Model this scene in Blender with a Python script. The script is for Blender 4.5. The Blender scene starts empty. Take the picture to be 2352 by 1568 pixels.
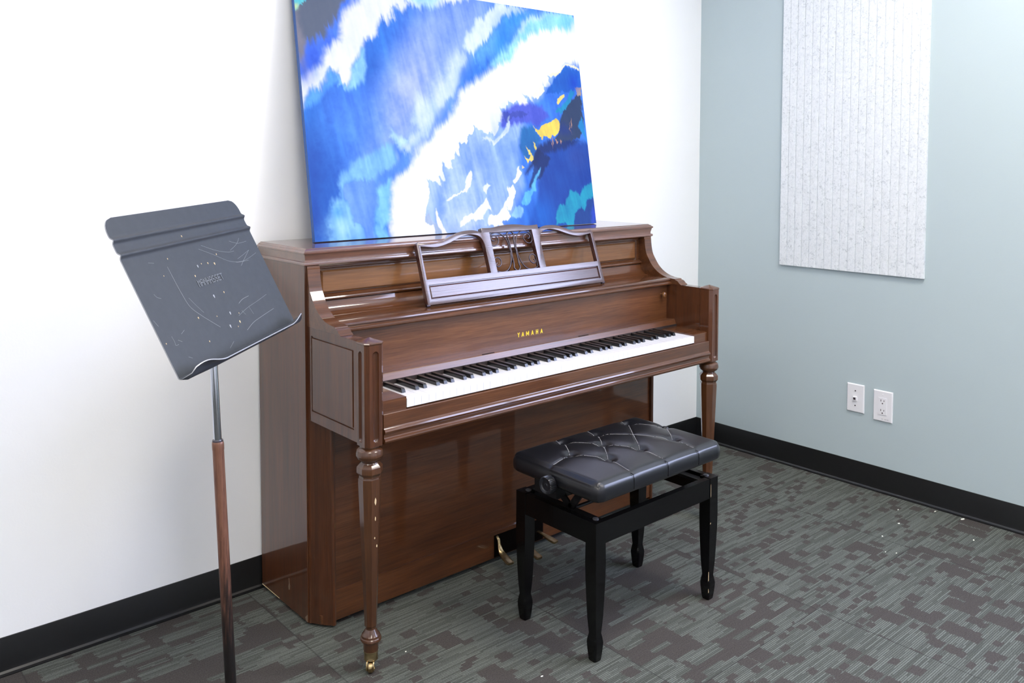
TROFFER = 14.5
WINDOW = 14.0
EXPOSURE = 0.0
TROFFERS = [(1.25, -1.65, .30), (-.35, -1.65, .60), (-2.0, -1.65, .60), (1.25, -3.3, .60), (-1.2, -3.3, .60)]  # second panel is added to fill the shadow left of the painting

SCR = [[[-0.1284,0.2074],[-0.1273,0.1789],[-0.1251,0.1488],[-0.1191,0.1179],[-0.0974,0.0941],[-0.0753,0.0752],[-0.0522,0.0564]],[[-0.1095,0.1349],[-0.0976,0.116],[-0.0835,0.0965]],[[0.0332,0.0631],[0.081,0.0718],[0.1338,0.0774],[0.187,0.0838]],[[0.056,0.0877],[0.0784,0.0935],[0.1095,0.0956]],[[0.0387,0.0273],[0.0765,0.0367],[0.1166,0.0411],[0.1886,0.0469]],[[0.0545,0.071],[0.0623,0.0595]],[[0.0894,0.0715],[0.0941,0.0538]],[[0.0061,0.2273],[0.0505,0.2077],[0.1044,0.1828],[0.1613,0.1754],[0.2326,0.1854]],[[0.0217,0.2339],[0.068,0.2155],[0.1129,0.2045],[0.1405,0.2036]],[[0.1408,0.1662],[0.173,0.1815],[0.205,0.1959]],[[0.1394,0.1835],[0.1677,0.1886],[0.2055,0.1964]],[[0.1886,0.2301],[0.1649,0.2174],[0.1266,0.2071]],[[0.1403,0.2285],[0.1722,0.2189],[0.2144,0.2187]],[[-0.1807,0.2244],[-0.1644,0.2207]],[[-0.209,0.1629],[-0.2046,0.1556],[-0.194,0.1509]],[[-0.2466,0.1165],[-0.2405,0.1031]],[[-0.2177,0.0767],[-0.2167,0.0649],[-0.2181,0.0582],[-0.2081,0.0576]],[[-0.1714,0.0788],[-0.1863,0.0739]],[[-0.2048,0.0657],[-0.1945,0.0597]],[[-0.1977,0.0285],[-0.1881,0.0233]],[[0.123,0.1783],[0.1377,0.1754],[0.1836,0.1735]],[[-0.0543,0.0087],[-0.0303,0.0178]]]
CHIPS = [[-0.0276,0.1922,0.0026999999999999997],[-0.0104,0.1951,0.0012],[0.0141,0.1927,0.0018],[0.0384,0.1879,0.0024],[-0.0527,0.1738,0.0018],[-0.0225,0.1214,0.0032999999999999995],[0.0207,0.1223,0.0018],[0.0057,0.0757,0.003],[0.026,0.0507,0.0024],[-0.0166,0.05,0.0032999999999999995],[0.0113,0.0425,0.0012],[-0.1105,0.0908,0.0018],[-0.0322,0.2627,0.0018],[0.0629,0.2067,0.0015],[-0.1161,0.223,0.00132],[-0.1117,0.039,0.0015],[0.0382,0.0684,0.0012],[-0.0466,0.0798,0.00108],[-0.1537,0.1916,0.00108],[-0.2429,0.068,0.0012]]
PAINT = [[[62,140,228],14,6,[[-41,834],[1516,1073],[1472,808],[1058,815],[955,794],[906,724],[858,655],[758,573],[670,525],[602,480],[561,406],[501,362],[479,345],[409,289],[372,230],[307,195],[286,163],[273,121],[272,59],[266,-51],[-122,-70]]],[[150,178,250],"g",[[435,566],150,62,-52,0.95]],[[178,195,252],"g",[[357,416],150,42,-58,0.95]],[[150,180,250],"g",[[641,744],120,60,-35,0.9]],[[205,222,253],"g",[[514,474],120,24,-56,0.9]],[[110,160,248],"g",[[221,299],90,60,-60,0.7]],[[36,118,212],"g",[[249,566],60,26,-62,0.95]],[[50,132,226],"g",[[308,656],60,26,-40,0.8]],[[40,132,228],"g",[[28,422],26,60,-10,0.9]],[[36,106,198],"g",[[51,211],36,150,4,0.97]],[[32,92,184],"g",[[11,139],16,120,4,0.8]],[[70,138,226],"g",[[104,297],40,60,0,0.7]],[[95,155,250],"g",[[152,394],45,50,0,0.7]],[[222,238,254],7,9,[[838,812],[812,813],[788,798],[764,780],[735,757],[697,736],[678,698],[665,705],[643,669],[651,623],[682,623],[720,665],[759,692],[794,732],[810,740],[836,769],[876,785],[916,795],[970,816],[900,818]],0.85],[[214,232,254],9,7,[[637,619],[602,619],[575,587],[563,545],[537,513],[475,450],[441,390],[454,346],[508,422],[568,462],[592,501],[617,568],[644,592]],0.75],[[205,226,253],10,8,[[424,469],[387,374],[418,345],[344,294],[306,258],[346,241],[386,287],[454,346],[497,407],[464,435]],0.7],[[108,178,252],12,7,[[990,819],[915,789],[851,767],[809,737],[783,708],[773,687],[718,654],[694,627],[680,606],[712,581],[748,606],[820,652],[848,695],[894,719],[931,764],[993,786],[1058,816]]],[[66,158,248],"g",[[825,687],42,18,-60,0.9]],[[70,160,248],"g",[[892,766],40,16,-30,0.8]],[[165,228,253],12,8,[[1058,818],[1215,819],[1209,791],[1167,756],[1112,756],[1025,730],[963,711],[900,682],[875,639],[844,608],[790,595],[752,584],[778,614],[827,647],[861,678],[906,724],[950,764],[1001,784]]],[[140,220,248],"g",[[1159,789],28,22,0,0.7]],[[238,242,253],8,7,[[-41,834],[789,961],[679,815],[609,797],[562,798],[570,791],[540,774],[516,765],[495,782],[480,764],[464,756],[446,768],[432,755],[406,781],[420,759],[383,734],[369,753],[376,733],[350,746],[355,710],[336,726],[330,699],[305,715],[285,666],[280,643],[264,634],[238,636],[220,597],[183,544],[166,484],[155,481],[138,485],[125,513],[99,526],[81,481],[60,456],[45,462],[27,464],[10,418],[-3,391],[-69,372]]],[[190,232,250],14,4,[[424,802],[569,821],[542,785],[523,769],[464,765],[431,779]]],[[78,132,238],12,6,[[-41,834],[283,884],[225,761],[197,738],[179,718],[155,677],[148,641],[144,615],[120,606],[95,593],[78,566],[72,541],[51,529],[36,521],[14,505],[-6,490],[-47,464]]],[[50,110,228],"g",[[25,548],20,38,20,0.8]],[[104,116,138],7,8,[[-41,834],[225,875],[180,756],[160,732],[146,699],[134,703],[117,654],[103,664],[94,630],[79,620],[70,627],[55,599],[47,606],[37,595],[23,602],[15,563],[4,547],[-3,567],[-64,580]]],[[150,146,160],"g",[[2,626],9,60,-6,0.8]],[[98,196,214],4,5,[[-41,834],[64,850],[40,738],[26,728],[28,718],[17,719],[9,698],[-8,697],[-54,692]]],[[206,228,170],"g",[[4,711],5,6,0,0.9]],[[150,206,252],7,6,[[217,599],[193,552],[182,532],[170,484],[154,478],[135,480],[126,494],[119,508],[123,472],[153,463],[187,475],[222,510],[230,535],[227,570],[232,601]]],[[98,170,250],8,6,[[96,526],[85,491],[69,464],[30,466],[17,435],[8,401],[33,417],[58,437],[100,477],[122,489],[114,515]]],[[140,198,247],9,5,[[158,245],[228,265],[272,300],[312,290],[320,258],[324,237],[311,227],[291,210],[247,208],[245,191],[229,174],[179,179],[129,178],[111,159],[111,135],[126,89],[131,58],[148,45],[175,32],[175,8],[170,-11],[55,-4],[56,33],[47,55],[60,99],[73,124],[100,135],[103,159],[94,176],[110,202],[139,216]]],[[170,220,250],"g",[[98,31],30,22,0,0.8]],[[90,170,240],"g",[[82,84],12,12,0,0.7]],[[118,166,243],5,3,[[118,171],[179,179],[226,174],[227,156],[231,132],[229,105],[218,98],[212,42],[205,30],[212,-14],[170,-11],[175,37],[138,50],[126,89],[118,125],[110,149]]],[[98,155,238],8,5,[[247,208],[288,210],[317,230],[326,255],[318,288],[353,281],[372,255],[360,230],[314,197],[285,175],[246,171],[227,156],[233,181]]],[[190,224,252],7,5,[[303,343],[337,326],[369,317],[361,299],[330,288],[319,301],[298,320]]],[[142,208,251],7,4,[[229,147],[257,166],[289,185],[276,126],[270,96],[272,57],[244,19],[263,-17],[212,-14],[206,33],[215,42],[218,98],[229,107]]],[[172,200,250],2.2,3,[[1267,640],[1203,598],[1158,615],[1133,615],[1099,588],[1076,571],[1050,564],[1028,573],[1038,539],[1052,504],[1013,529],[999,557],[1011,517],[992,498],[969,476],[949,477],[936,486],[953,445],[914,479],[889,500],[909,470],[928,436],[912,453],[914,433],[892,442],[859,466],[841,447],[816,462],[813,443],[804,440],[798,421],[772,436],[783,405],[788,382],[762,384],[762,353],[745,333],[721,347],[706,338],[687,360],[665,351],[646,370],[639,334],[614,325],[610,301],[590,301],[571,308],[575,263],[553,276],[546,250],[533,248],[540,219],[506,219],[499,240],[494,209],[501,172],[474,196],[484,159],[459,175],[449,167],[429,190],[433,142],[423,101],[413,78],[415,66],[407,51],[435,29],[454,-29],[1324,-85]]],[[120,165,245],"g",[[807,244],60,100,0,0.6]],[[74,140,232],16,4,[[856,417],[888,373],[858,308],[836,229],[859,165],[817,87],[724,14],[677,-44],[1324,-85],[1444,641],[1138,618],[980,482]]],[[30,86,176],8,4,[[934,285],[1005,310],[1092,312],[1200,313],[1390,316],[1324,-85],[903,-58],[858,7],[906,84],[939,196],[917,228]]],[[22,112,208],"g",[[916,36],45,50,0,0.85]],[[52,88,172],"g",[[1144,262],30,34,0,0.85]],[[44,122,210],5,4,[[1085,578],[1132,612],[1207,596],[1214,525],[1161,519],[1108,507],[1012,496]]],[[92,108,212],7,4,[[782,414],[856,452],[921,455],[987,450],[1014,406],[953,372],[890,389],[791,355],[772,367]]],[[38,122,186],8,4,[[868,369],[934,374],[958,329],[934,285],[906,241],[871,251],[849,292]]],[[32,64,130],8,4,[[951,310],[1006,319],[1071,328],[1165,321],[1088,286],[961,274],[927,232],[882,193],[863,197],[906,237],[929,277]]],[[62,82,118],4,4,[[1068,381],[1091,426],[1135,473],[1194,510],[1203,442],[1201,364],[1167,333],[1092,312],[1036,324],[1061,354]]],[[40,162,205],3,4,[[1050,434],[1086,425],[1117,447],[1139,468],[1166,514],[1142,519],[1127,478],[1095,453],[1066,445]]],[[42,150,208],5,4,[[1190,419],[1203,365],[1214,322],[1184,350],[1164,381]]],[[190,170,150],3,3,[[1168,528],[1208,537],[1202,499],[1182,494]]],[[206,222,250],4,3,[[809,399],[818,406],[818,371],[797,342],[754,310],[732,299],[678,324],[690,330],[737,319],[772,335],[791,361]]],[[30,92,214],"g",[[1171,552],18,22,20,0.8]],[[36,70,160],"g",[[1090,362],20,14,0,0.5]],[[190,214,252],"g",[[570,170],40,50,-30,0.6]],[[120,160,238],"g",[[658,260],40,26,-40,0.5]],[[96,150,236],"g",[[467,84],12,46,10,0.5]],[[210,226,254],"g",[[602,49],40,22,0,0.5]],[[54,74,150],3,4,[[777,405],[799,415],[836,416],[876,424],[918,419],[882,405],[829,394],[794,377]],0.5],[[24,52,110],5,5,[[934,285],[972,274],[996,248],[957,196],[917,164],[891,133],[880,149],[909,196],[906,241]],0.8],[[252,222,110],1.4,1.5,[[920,378],[941,363],[964,360],[974,373],[999,380],[1030,397],[1061,402],[1069,382],[1060,355],[1042,339],[1026,343],[1011,324],[996,330],[979,335],[967,324],[954,343],[944,355]]],[[250,224,120],1.2,1,[[918,314],[929,305],[935,291],[927,285],[924,299]]],[[250,226,130],1.2,1,[[881,295],[902,279],[915,262],[912,245],[902,239],[893,245],[881,230],[882,245],[871,262],[890,249],[904,265]]],[[252,228,140],1.3,1,[[1068,460],[1072,475],[1089,488],[1111,499],[1114,489],[1090,470],[1078,460]]],[[250,252,225],3,2,[[939,488],[979,518],[1011,531],[1010,508],[969,476]]],[[253,250,215],3,2,[[1040,575],[1087,587],[1133,619],[1159,621],[1209,605],[1207,596],[1158,614],[1133,614],[1099,588],[1076,570],[1050,563]]],[[245,248,240],2,2,[[838,219],[848,196],[832,174],[813,162],[803,176],[816,180]]],[[252,235,170],1.5,1,[[850,226],[861,218],[851,215]]],[[190,155,140],1.2,1,[[1003,324],[1013,312],[1020,289],[1017,309]]],[[190,155,140],1.2,1,[[1021,336],[1028,312],[1022,301],[1020,318]]],[[190,155,140],1.2,1,[[1040,330],[1057,316],[1049,308],[1041,322]]],[[190,155,140],1.2,1,[[1065,328],[1071,316],[1065,301]]],[[190,155,140],1.2,1,[[1117,395],[1121,368],[1130,347],[1117,371]]],[[190,155,140],1.2,1,[[1131,408],[1134,386],[1128,371],[1127,395]]],[[42,165,198],6,5,[[997,6],[1007,49],[1019,78],[1053,83],[1085,129],[1119,134],[1141,110],[1167,142],[1213,160],[1213,102],[1176,88],[1155,46],[1125,65],[1096,40],[1089,-10]]],[[42,86,160],5,4,[[1089,-10],[1096,40],[1130,65],[1155,48],[1176,85],[1208,99],[1215,5],[1208,-16]]],[[60,90,215],"g",[[1201,27],6,26,8,0.8]],[[108,190,236],4,3,[[920,187],[935,210],[950,221],[937,196],[922,176],[908,133],[889,130],[879,102],[858,78],[833,87],[853,126],[886,139],[901,162]]],[[150,200,252],5,3,[[776,50],[802,77],[839,73],[840,58],[826,37],[804,38]]],[[247,250,255],2.5,2,[[614,207],[620,185],[610,158],[588,136],[569,135],[548,128],[513,108],[500,108],[528,126],[567,140],[587,153],[588,175],[602,191]]],[[247,250,255],2.5,2,[[771,151],[789,147],[802,158],[806,132],[799,99],[778,68],[760,81],[775,42],[751,29],[736,27],[742,13],[698,10],[658,22],[646,36],[598,38],[547,12],[559,48],[608,62],[653,93],[670,114],[681,92],[692,67],[672,76],[673,57],[711,50],[743,79],[760,97],[782,122]]],[[240,246,255],3,2,[[664,152],[687,165],[696,151],[680,143],[671,125],[662,136]]],[[200,222,248],3,2,[[670,76],[680,56],[667,16],[653,17],[646,42]]],[[220,232,253],4,2,[[680,329],[703,320],[738,308],[769,325],[794,346],[784,329],[757,314],[737,299],[724,311],[693,320]]],[[176,196,225],3,2,[[408,66],[427,68],[437,44],[469,17],[467,-29],[444,-28],[438,26],[409,45]]],[[255,255,255],3,2,[[451,82],[463,51],[484,6],[490,-31],[470,-30],[465,12],[450,44]]]]
import bpy, bmesh, math, random, json
import numpy as np
from mathutils import Vector, Matrix
random.seed(7)
SC = bpy.context.scene
COL = SC.collection
R = math.radians
PI = math.pi

# ------------------------------------------------------------------ materials
def lin(c):
    return tuple((x/255/12.92 if x/255 <= .04045 else ((x/255+.055)/1.055)**2.4) for x in c)
def newmat(name):
    m = bpy.data.materials.new(name); m.use_nodes = True
    nt = m.node_tree; nt.nodes.clear()
    out = nt.nodes.new('ShaderNodeOutputMaterial'); p = nt.nodes.new('ShaderNodeBsdfPrincipled')
    nt.links.new(p.outputs[0], out.inputs[0])
    return m, nt, p
class N:
    """tiny helper around a node tree"""
    def __init__(s, nt): s.nt = nt
    def node(s, t, **kw):
        n = s.nt.nodes.new(t)
        for k, v in kw.items(): setattr(n, k, v)
        return n
    def link(s, a, b): s.nt.links.new(a, b)
    def val(s, sock, v):
        if hasattr(v, 'is_output') or hasattr(v, 'links'): s.nt.links.new(v, sock)
        else: sock.default_value = v
    def math(s, op, a, b=0.0, c=0.0):
        n = s.node('ShaderNodeMath', operation=op)
        s.val(n.inputs[0], a); s.val(n.inputs[1], b)
        if op in ('MULTIPLY_ADD', 'COMPARE', 'SMOOTH_MIN'): s.val(n.inputs[2], c)
        return n.outputs[0]
    def mix(s, f, a, b, mode='MIX'):
        n = s.node('ShaderNodeMix', data_type='RGBA', blend_type=mode)
        s.val(n.inputs[0], f); s.val(n.inputs[6], a); s.val(n.inputs[7], b)
        return n.outputs[2]
    def coords(s, kind='Object', scale=(1, 1, 1), loc=(0, 0, 0)):
        t = s.node('ShaderNodeTexCoord'); m = s.node('ShaderNodeMapping')
        m.inputs['Scale'].default_value = scale; m.inputs['Location'].default_value = loc
        s.link(t.outputs[kind], m.inputs[0]); return m.outputs[0]
    def noise(s, vec, scale, detail=4, rough=.55, dist=0.0):
        n = s.node('ShaderNodeTexNoise'); s.link(vec, n.inputs['Vector'])
        n.inputs['Scale'].default_value = scale; n.inputs['Detail'].default_value = detail
        n.inputs['Roughness'].default_value = rough; n.inputs['Distortion'].default_value = dist
        return n.outputs[0]
    def ramp(s, f, pts):
        n = s.node('ShaderNodeValToRGB'); s.link(f, n.inputs[0])
        e = n.color_ramp.elements
        while len(e) < len(pts): e.new(.5)
        for q, (p, c) in zip(e, pts): q.position = p; q.color = tuple(c)+(1,) if len(c) == 3 else c
        return n.outputs[0]
    def bump(s, h, strength, dist, normal=None):
        n = s.node('ShaderNodeBump'); s.link(h, n.inputs['Height'])
        n.inputs['Strength'].default_value = strength; n.inputs['Distance'].default_value = dist
        return n.outputs[0]

def wood(name, dark, mid, light, axis, rough=.42, coat=1.0, coarse=1.0, crough=.055, cior=1.55, spec=.25, pores=0.0):
    m, nt, p = newmat(name); n = N(nt)
    sc = {'x': (1.8, 30, 30), 'z': (30, 30, 1.8), 'y': (22, 1.4, 22)}[axis]
    sf = {'x': (9, 260, 260), 'z': (260, 260, 9), 'y': (260, 9, 260)}[axis]
    a = n.noise(n.coords('Object', sc), 1.0*coarse, 5, .6, .8)
    b = n.noise(n.coords('Object', sf), 1.0, 3, .7)
    c = n.noise(n.coords('Object', (2.2, 2.2, 2.2)), 1.0, 2)
    f = n.math('MULTIPLY_ADD', a, .48, n.math('MULTIPLY_ADD', b, .42, n.math('MULTIPLY_ADD', c, .22, .04)))
    col = n.ramp(f, [(.40, lin(dark)), (.60, lin(mid)), (.80, lin(light))])
    n.link(col, p.inputs['Base Color'])
    rr = n.math('MULTIPLY_ADD', b, .12, rough-.06)
    n.link(rr, p.inputs['Roughness'])
    p.inputs['Coat Weight'].default_value = coat; p.inputs['Coat Roughness'].default_value = crough
    p.inputs['Specular IOR Level'].default_value = spec; p.inputs['Coat IOR'].default_value = cior
    n.link(n.bump(b, .10, .0006), p.inputs['Normal'])
    if pores: n.link(n.bump(b, pores, .0008), p.inputs['Coat Normal'])
    return m
def plain(name, rgb, rough=.5, metal=0.0, coat=0.0, spec=.5, bump=None, var=0.0):
    m, nt, p = newmat(name); n = N(nt)
    p.inputs['Base Color'].default_value = lin(rgb)+(1,)
    p.inputs['Roughness'].default_value = rough; p.inputs['Metallic'].default_value = metal
    p.inputs['Coat Weight'].default_value = coat; p.inputs['Specular IOR Level'].default_value = spec
    if var:
        f = n.noise(n.coords('Object'), 60, 4)
        col = n.ramp(f, [(.3, [x*(1-var) for x in lin(rgb)]), (.7, [min(1, x*(1+var)) for x in lin(rgb)])])
        n.link(col, p.inputs['Base Color'])
    if bump:
        s, st, d = bump
        n.link(n.bump(n.noise(n.coords('Object'), s, 3), st, d), p.inputs['Normal'])
    return m

M = {}
M['wood_h'] = wood('walnut_horizontal', (54, 29, 13), (83, 48, 24), (108, 66, 35), 'x')
M['wood_v'] = wood('walnut_vertical', (50, 26, 12), (74, 40, 19), (96, 54, 27), 'z')
M['wood_low'] = wood('walnut_lower_panel', (56, 30, 14), (82, 46, 22), (102, 60, 30), 'x')
M['wood_light'] = wood('walnut_panel', (84, 52, 26), (112, 73, 38), (136, 92, 52), 'x')
M['wood_leg'] = wood('walnut_leg', (50, 27, 13), (74, 43, 21), (94, 58, 30), 'z', crough=.14)
M['wood_rack'] = wood('walnut_rack', (44, 25, 24), (66, 38, 36), (88, 54, 50), 'x', rough=.36, crough=.2, cior=1.64, spec=.45, pores=.5)
M['wood_lid'] = wood('walnut_lid', (64, 33, 16), (92, 51, 26), (116, 69, 38), 'x', crough=.04, cior=1.7, spec=.8)
M['wood_satin'] = wood('walnut_satin', (62, 35, 18), (94, 57, 32), (120, 77, 46), 'x', rough=.38, coat=.8, crough=.26)
M['white_key'] = plain('ivory_plastic', (232, 232, 236), .18, coat=.3)
M['black_key'] = plain('ebony_plastic', (14, 15, 18), .28, coat=.15)
M['felt_dark'] = plain('dark_felt', (30, 18, 16), .9)
M['gold'] = plain('gold_lettering', (250, 214, 60), .35, metal=.0)
M['brass'] = plain('aged_brass', (178, 156, 116), .3, metal=1.0, var=.25)
M['iron'] = plain('dark_iron', (84, 78, 84), .3, metal=.9)
M['black_gap'] = plain('dark_recess', (8, 5, 4), 1.0, spec=.05)
M['lacquer'] = plain('black_lacquer', (5, 5, 6), .2, coat=.1, spec=.3)
M['black_metal'] = plain('black_metal', (9, 9, 10), .45, spec=.3)
M['knob'] = plain('black_plastic_knob', (22, 24, 30), .3, coat=.2)
M['leather'] = plain('black_leather', (17, 18, 23), .34, coat=.4, spec=.45, bump=(420, .12, .0006))
M['leather'].node_tree.nodes['Principled BSDF'].inputs['Coat Roughness'].default_value = .2
M['thread'] = plain('grey_thread', (170, 170, 172), .8)
M['button'] = plain('black_button', (20, 21, 25), .3)
M['desk_black'] = plain('black_powder_coat', (56, 60, 66), .5, spec=.5, bump=(500, .12, .0004), var=.08)
M['bare_edge'] = plain('worn_metal_edge', (170, 172, 178), .4, metal=.4)
M['scratch'] = plain('scratched_metal', (150, 153, 156), .55)
M['chip_dark'] = plain('pale_chip', (214, 190, 150), .6)
M['chrome'] = plain('chrome', (205, 208, 216), .12, metal=1.0)
M['plate'] = plain('white_plastic', (236, 236, 240), .35)
M['plate_dark'] = plain('socket_slots', (52, 40, 48), .6)
M['steel'] = plain('plated_screw', (120, 120, 125), .35, metal=.9)
M['ceiling'] = plain('ceiling_white', (228, 229, 230), .9)
M['cove'] = plain('black_rubber_base', (18, 19, 20), .32, spec=.6, var=.15)
M['chip'] = plain('white_scrap', (240, 240, 228), .8)
M['frame_white'] = plain('white_window_frame', (225, 226, 228), .5)
# streaky brown pole finish
def pole_mat():
    m, nt, p = newmat('streaky_brown_pole'); n = N(nt)
    a = n.noise(n.coords('Object', (260, 260, 14)), 1, 5, .7)
    t = n.node('ShaderNodeTexCoord'); s = n.node('ShaderNodeSeparateXYZ'); n.link(t.outputs['Object'], s.inputs[0])
    # the brown darkens to near-black lower down the tube
    g = n.node('ShaderNodeMapRange'); n.link(s.outputs[2], g.inputs[0])
    g.inputs[1].default_value = .22; g.inputs[2].default_value = .50; g.inputs[3].default_value = -.28; g.inputs[4].default_value = .22
    f = n.math('ADD', a, g.outputs[0])
    col = n.ramp(f, [(.30, lin((26, 22, 22))), (.45, lin((62, 44, 38))), (.62, lin((112, 76, 62))), (.8, lin((132, 92, 74)))])
    n.link(col, p.inputs['Base Color']); p.inputs['Roughness'].default_value = .38; p.inputs['Metallic'].default_value = .25
    return m
M['pole'] = pole_mat()
def wall_mat(name, rgb):
    m, nt, p = newmat(name); n = N(nt)
    p.inputs['Base Color'].default_value = lin(rgb)+(1,); p.inputs['Roughness'].default_value = .75
    p.inputs['Specular IOR Level'].default_value = .3
    n.link(n.bump(n.noise(n.coords('Object'), 170, 4, .6), .18, .0012), p.inputs['Normal'])
    return m
M['wall_white'] = wall_mat('white_wall_paint', (240, 242, 243))
M['wall_grey'] = wall_mat('blue_grey_wall_paint', (182, 197, 201))
def felt():
    m, nt, p = newmat('speckled_white_felt'); n = N(nt)
    a = n.noise(n.coords('Object'), 95, 3, .6, 1.2); b = n.noise(n.coords('Object'), 30, 2)
    f = n.math('MULTIPLY_ADD', a, .8, n.math('MULTIPLY', b, .2))
    n.link(n.ramp(f, [(.33, lin((190, 197, 202))), (.43, lin((218, 224, 228))), (.6, lin((228, 233, 237)))]), p.inputs['Base Color'])
    p.inputs['Roughness'].default_value = .95; p.inputs['Specular IOR Level'].default_value = .1
    n.link(n.bump(a, .3, .0015), p.inputs['Normal'])
    return m
M['felt'] = felt()
def carpet():
    m, nt, p = newmat('tufted_carpet_tiles'); n = N(nt)
    t = n.node('ShaderNodeTexCoord'); s = n.node('ShaderNodeSeparateXYZ'); n.link(t.outputs['Object'], s.inputs[0])
    X, Y = s.outputs[0], s.outputs[1]
    wob = n.noise(n.coords('Object'), 90, 2)
    T = .61
    xt = n.math('DIVIDE', n.math('SUBTRACT', X, 1.17), T); yt = n.math('DIVIDE', n.math('ADD', Y, 1.18), T)
    ti, tj = n.math('FLOOR', xt), n.math('FLOOR', yt)
    fx, fy = n.math('FRACT', xt), n.math('FRACT', yt)
    def white(a, b, c=0.0):
        cb = n.node('ShaderNodeCombineXYZ'); n.val(cb.inputs[0], a); n.val(cb.inputs[1], b); n.val(cb.inputs[2], c)
        w = n.node('ShaderNodeTexWhiteNoise', noise_dimensions='3D'); n.link(cb.outputs[0], w.inputs['Vector'])
        return w.outputs['Value']
    tr = white(ti, tj, 3.3)
    ri0 = n.math('FLOOR', n.math('DIVIDE', n.math('MULTIPLY_ADD', wob, .0008, Y), .0052))
    jit = n.math('MULTIPLY', white(ri0, 2.2, 8.8), .007)
    Xo = n.math('ADD', n.math('MULTIPLY_ADD', tr, 7.3, X), n.math('MULTIPLY_ADD', wob, .004, jit))
    Yo = n.math('ADD', n.math('MULTIPLY_ADD', tr, 3.1, Y), n.math('MULTIPLY', wob, .0015))
    def blocks(sx, sy, thr, seed):
        row = n.math('FLOOR', n.math('DIVIDE', Yo, sy))
        off = white(row, seed, 1.7)
        cx = n.math('FLOOR', n.math('ADD', n.math('DIVIDE', Xo, sx), n.math('MULTIPLY', off, 5.0)))
        v = white(cx, row, seed)
        fr = n.math('FRACT', n.math('ADD', n.math('DIVIDE', Xo, sx), n.math('MULTIPLY', off, 5.0)))
        return n.math('MULTIPLY', n.math('LESS_THAN', v, thr), n.math('GREATER_THAN', fr, .14))
    def blocks2(sx, sy, thr, seed):
        colm = n.math('FLOOR', n.math('DIVIDE', Xo, sx))
        off = white(colm, seed, 4.7)
        cy = n.math('FLOOR', n.math('ADD', n.math('DIVIDE', Yo, sy), n.math('MULTIPLY', off, 5.0)))
        fr = n.math('FRACT', n.math('ADD', n.math('DIVIDE', Yo, sy), n.math('MULTIPLY', off, 5.0)))
        fq = n.math('FRACT', n.math('DIVIDE', Xo, sx))
        return n.math('MULTIPLY', n.math('LESS_THAN', white(cy, colm, seed), thr), n.math('MULTIPLY', n.math('GREATER_THAN', fr, .16), n.math('GREATER_THAN', fq, .14)))
    d = blocks2(.050, .042, .17, 1.0)
    d = n.math('MAXIMUM', d, blocks2(.072, .112, .11, 2.0))
    d = n.math('MAXIMUM', d, blocks(.040, .018, .06, 3.0))
    d = n.math('MAXIMUM', d, blocks2(.034, .026, .08, 4.0))
    # tiles near the left wall are mostly dark with light blocks
    li = n.math('MAXIMUM', blocks(.14, .045, .26, 7.0), n.math('MAXIMUM', blocks2(.10, .08, .2, 8.0), blocks(.085, .018, .22, 9.0)))
    inv = n.math('SUBTRACT', 1.0, li)
    sel = n.math('MULTIPLY', n.math('LESS_THAN', white(ti, tj, 9.1), .55), n.math('LESS_THAN', X, 1.17))
    dark = n.math('ADD', n.math('MULTIPLY', inv, sel), n.math('MULTIPLY', d, n.math('SUBTRACT', 1.0, sel)))
    # tufted ribs running along x, broken into dashes
    rib = .0052
    ry = n.math('DIVIDE', n.math('MULTIPLY_ADD', wob, .0008, Y), rib)
    ri = n.math('FLOOR', ry); rf = n.math('FRACT', ry)
    line = n.math('SUBTRACT', 1.0, n.math('MULTIPLY', n.math('ABSOLUTE', n.math('SUBTRACT', rf, .5)), 2.0))
    dash = white(ri, n.math('FLOOR', n.math('ADD', n.math('DIVIDE', X, .12), n.math('MULTIPLY', white(ri, 5.0), 9.0))), 6.0)
    rb = n.math('MULTIPLY', line, n.math('MULTIPLY_ADD', dash, 1.0, .25))
    cl = n.mix(rb, lin((72, 75, 70))+(1,), lin((118, 123, 117))+(1,))
    grain = n.noise(n.coords('Object'), 420, 2, .8)
    cd = n.mix(grain, lin((56, 53, 51))+(1,), lin((92, 88, 85))+(1,))
    col = n.mix(dark, cl, cd)
    e = n.math('MINIMUM', n.math('MINIMUM', fx, n.math('SUBTRACT', 1.0, fx)), n.math('MINIMUM', fy, n.math('SUBTRACT', 1.0, fy)))
    seam = n.math('LESS_THAN', e, .0035)
    col = n.mix(n.math('MULTIPLY', seam, .45), col, lin((48, 48, 48))+(1,))
    g2 = n.math('MULTIPLY_ADD', n.noise(n.coords('Object'), 300, 4, 1.0), 3.2, -.75)
    col = n.mix(1.0, col, n.ramp(g2, [(0, (0, 0, 0)), (1, (1, 1, 1))]), 'MULTIPLY')
    n.link(col, p.inputs['Base Color']); p.inputs['Roughness'].default_value = .95
    p.inputs['Specular IOR Level'].default_value = .12
    hgt = n.math('ADD', n.math('MULTIPLY', rb, .6), n.math('MULTIPLY', grain, .5))
    n.link(n.bump(hgt, .5, .002), p.inputs['Normal'])
    return m
M['carpet'] = carpet()
def canvas_mat():
    m, nt, p = newmat('printed_canvas'); n = N(nt)
    a = n.node('ShaderNodeVertexColor', layer_name='pigment')
    n.link(a.outputs[0], p.inputs['Base Color']); p.inputs['Roughness'].default_value = .5
    p.inputs['Specular IOR Level'].default_value = .2
    n.link(n.bump(n.noise(n.coords('Object'), 500, 2), .1, .0006), p.inputs['Normal'])
    return m
M['canvas'] = canvas_mat()
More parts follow.
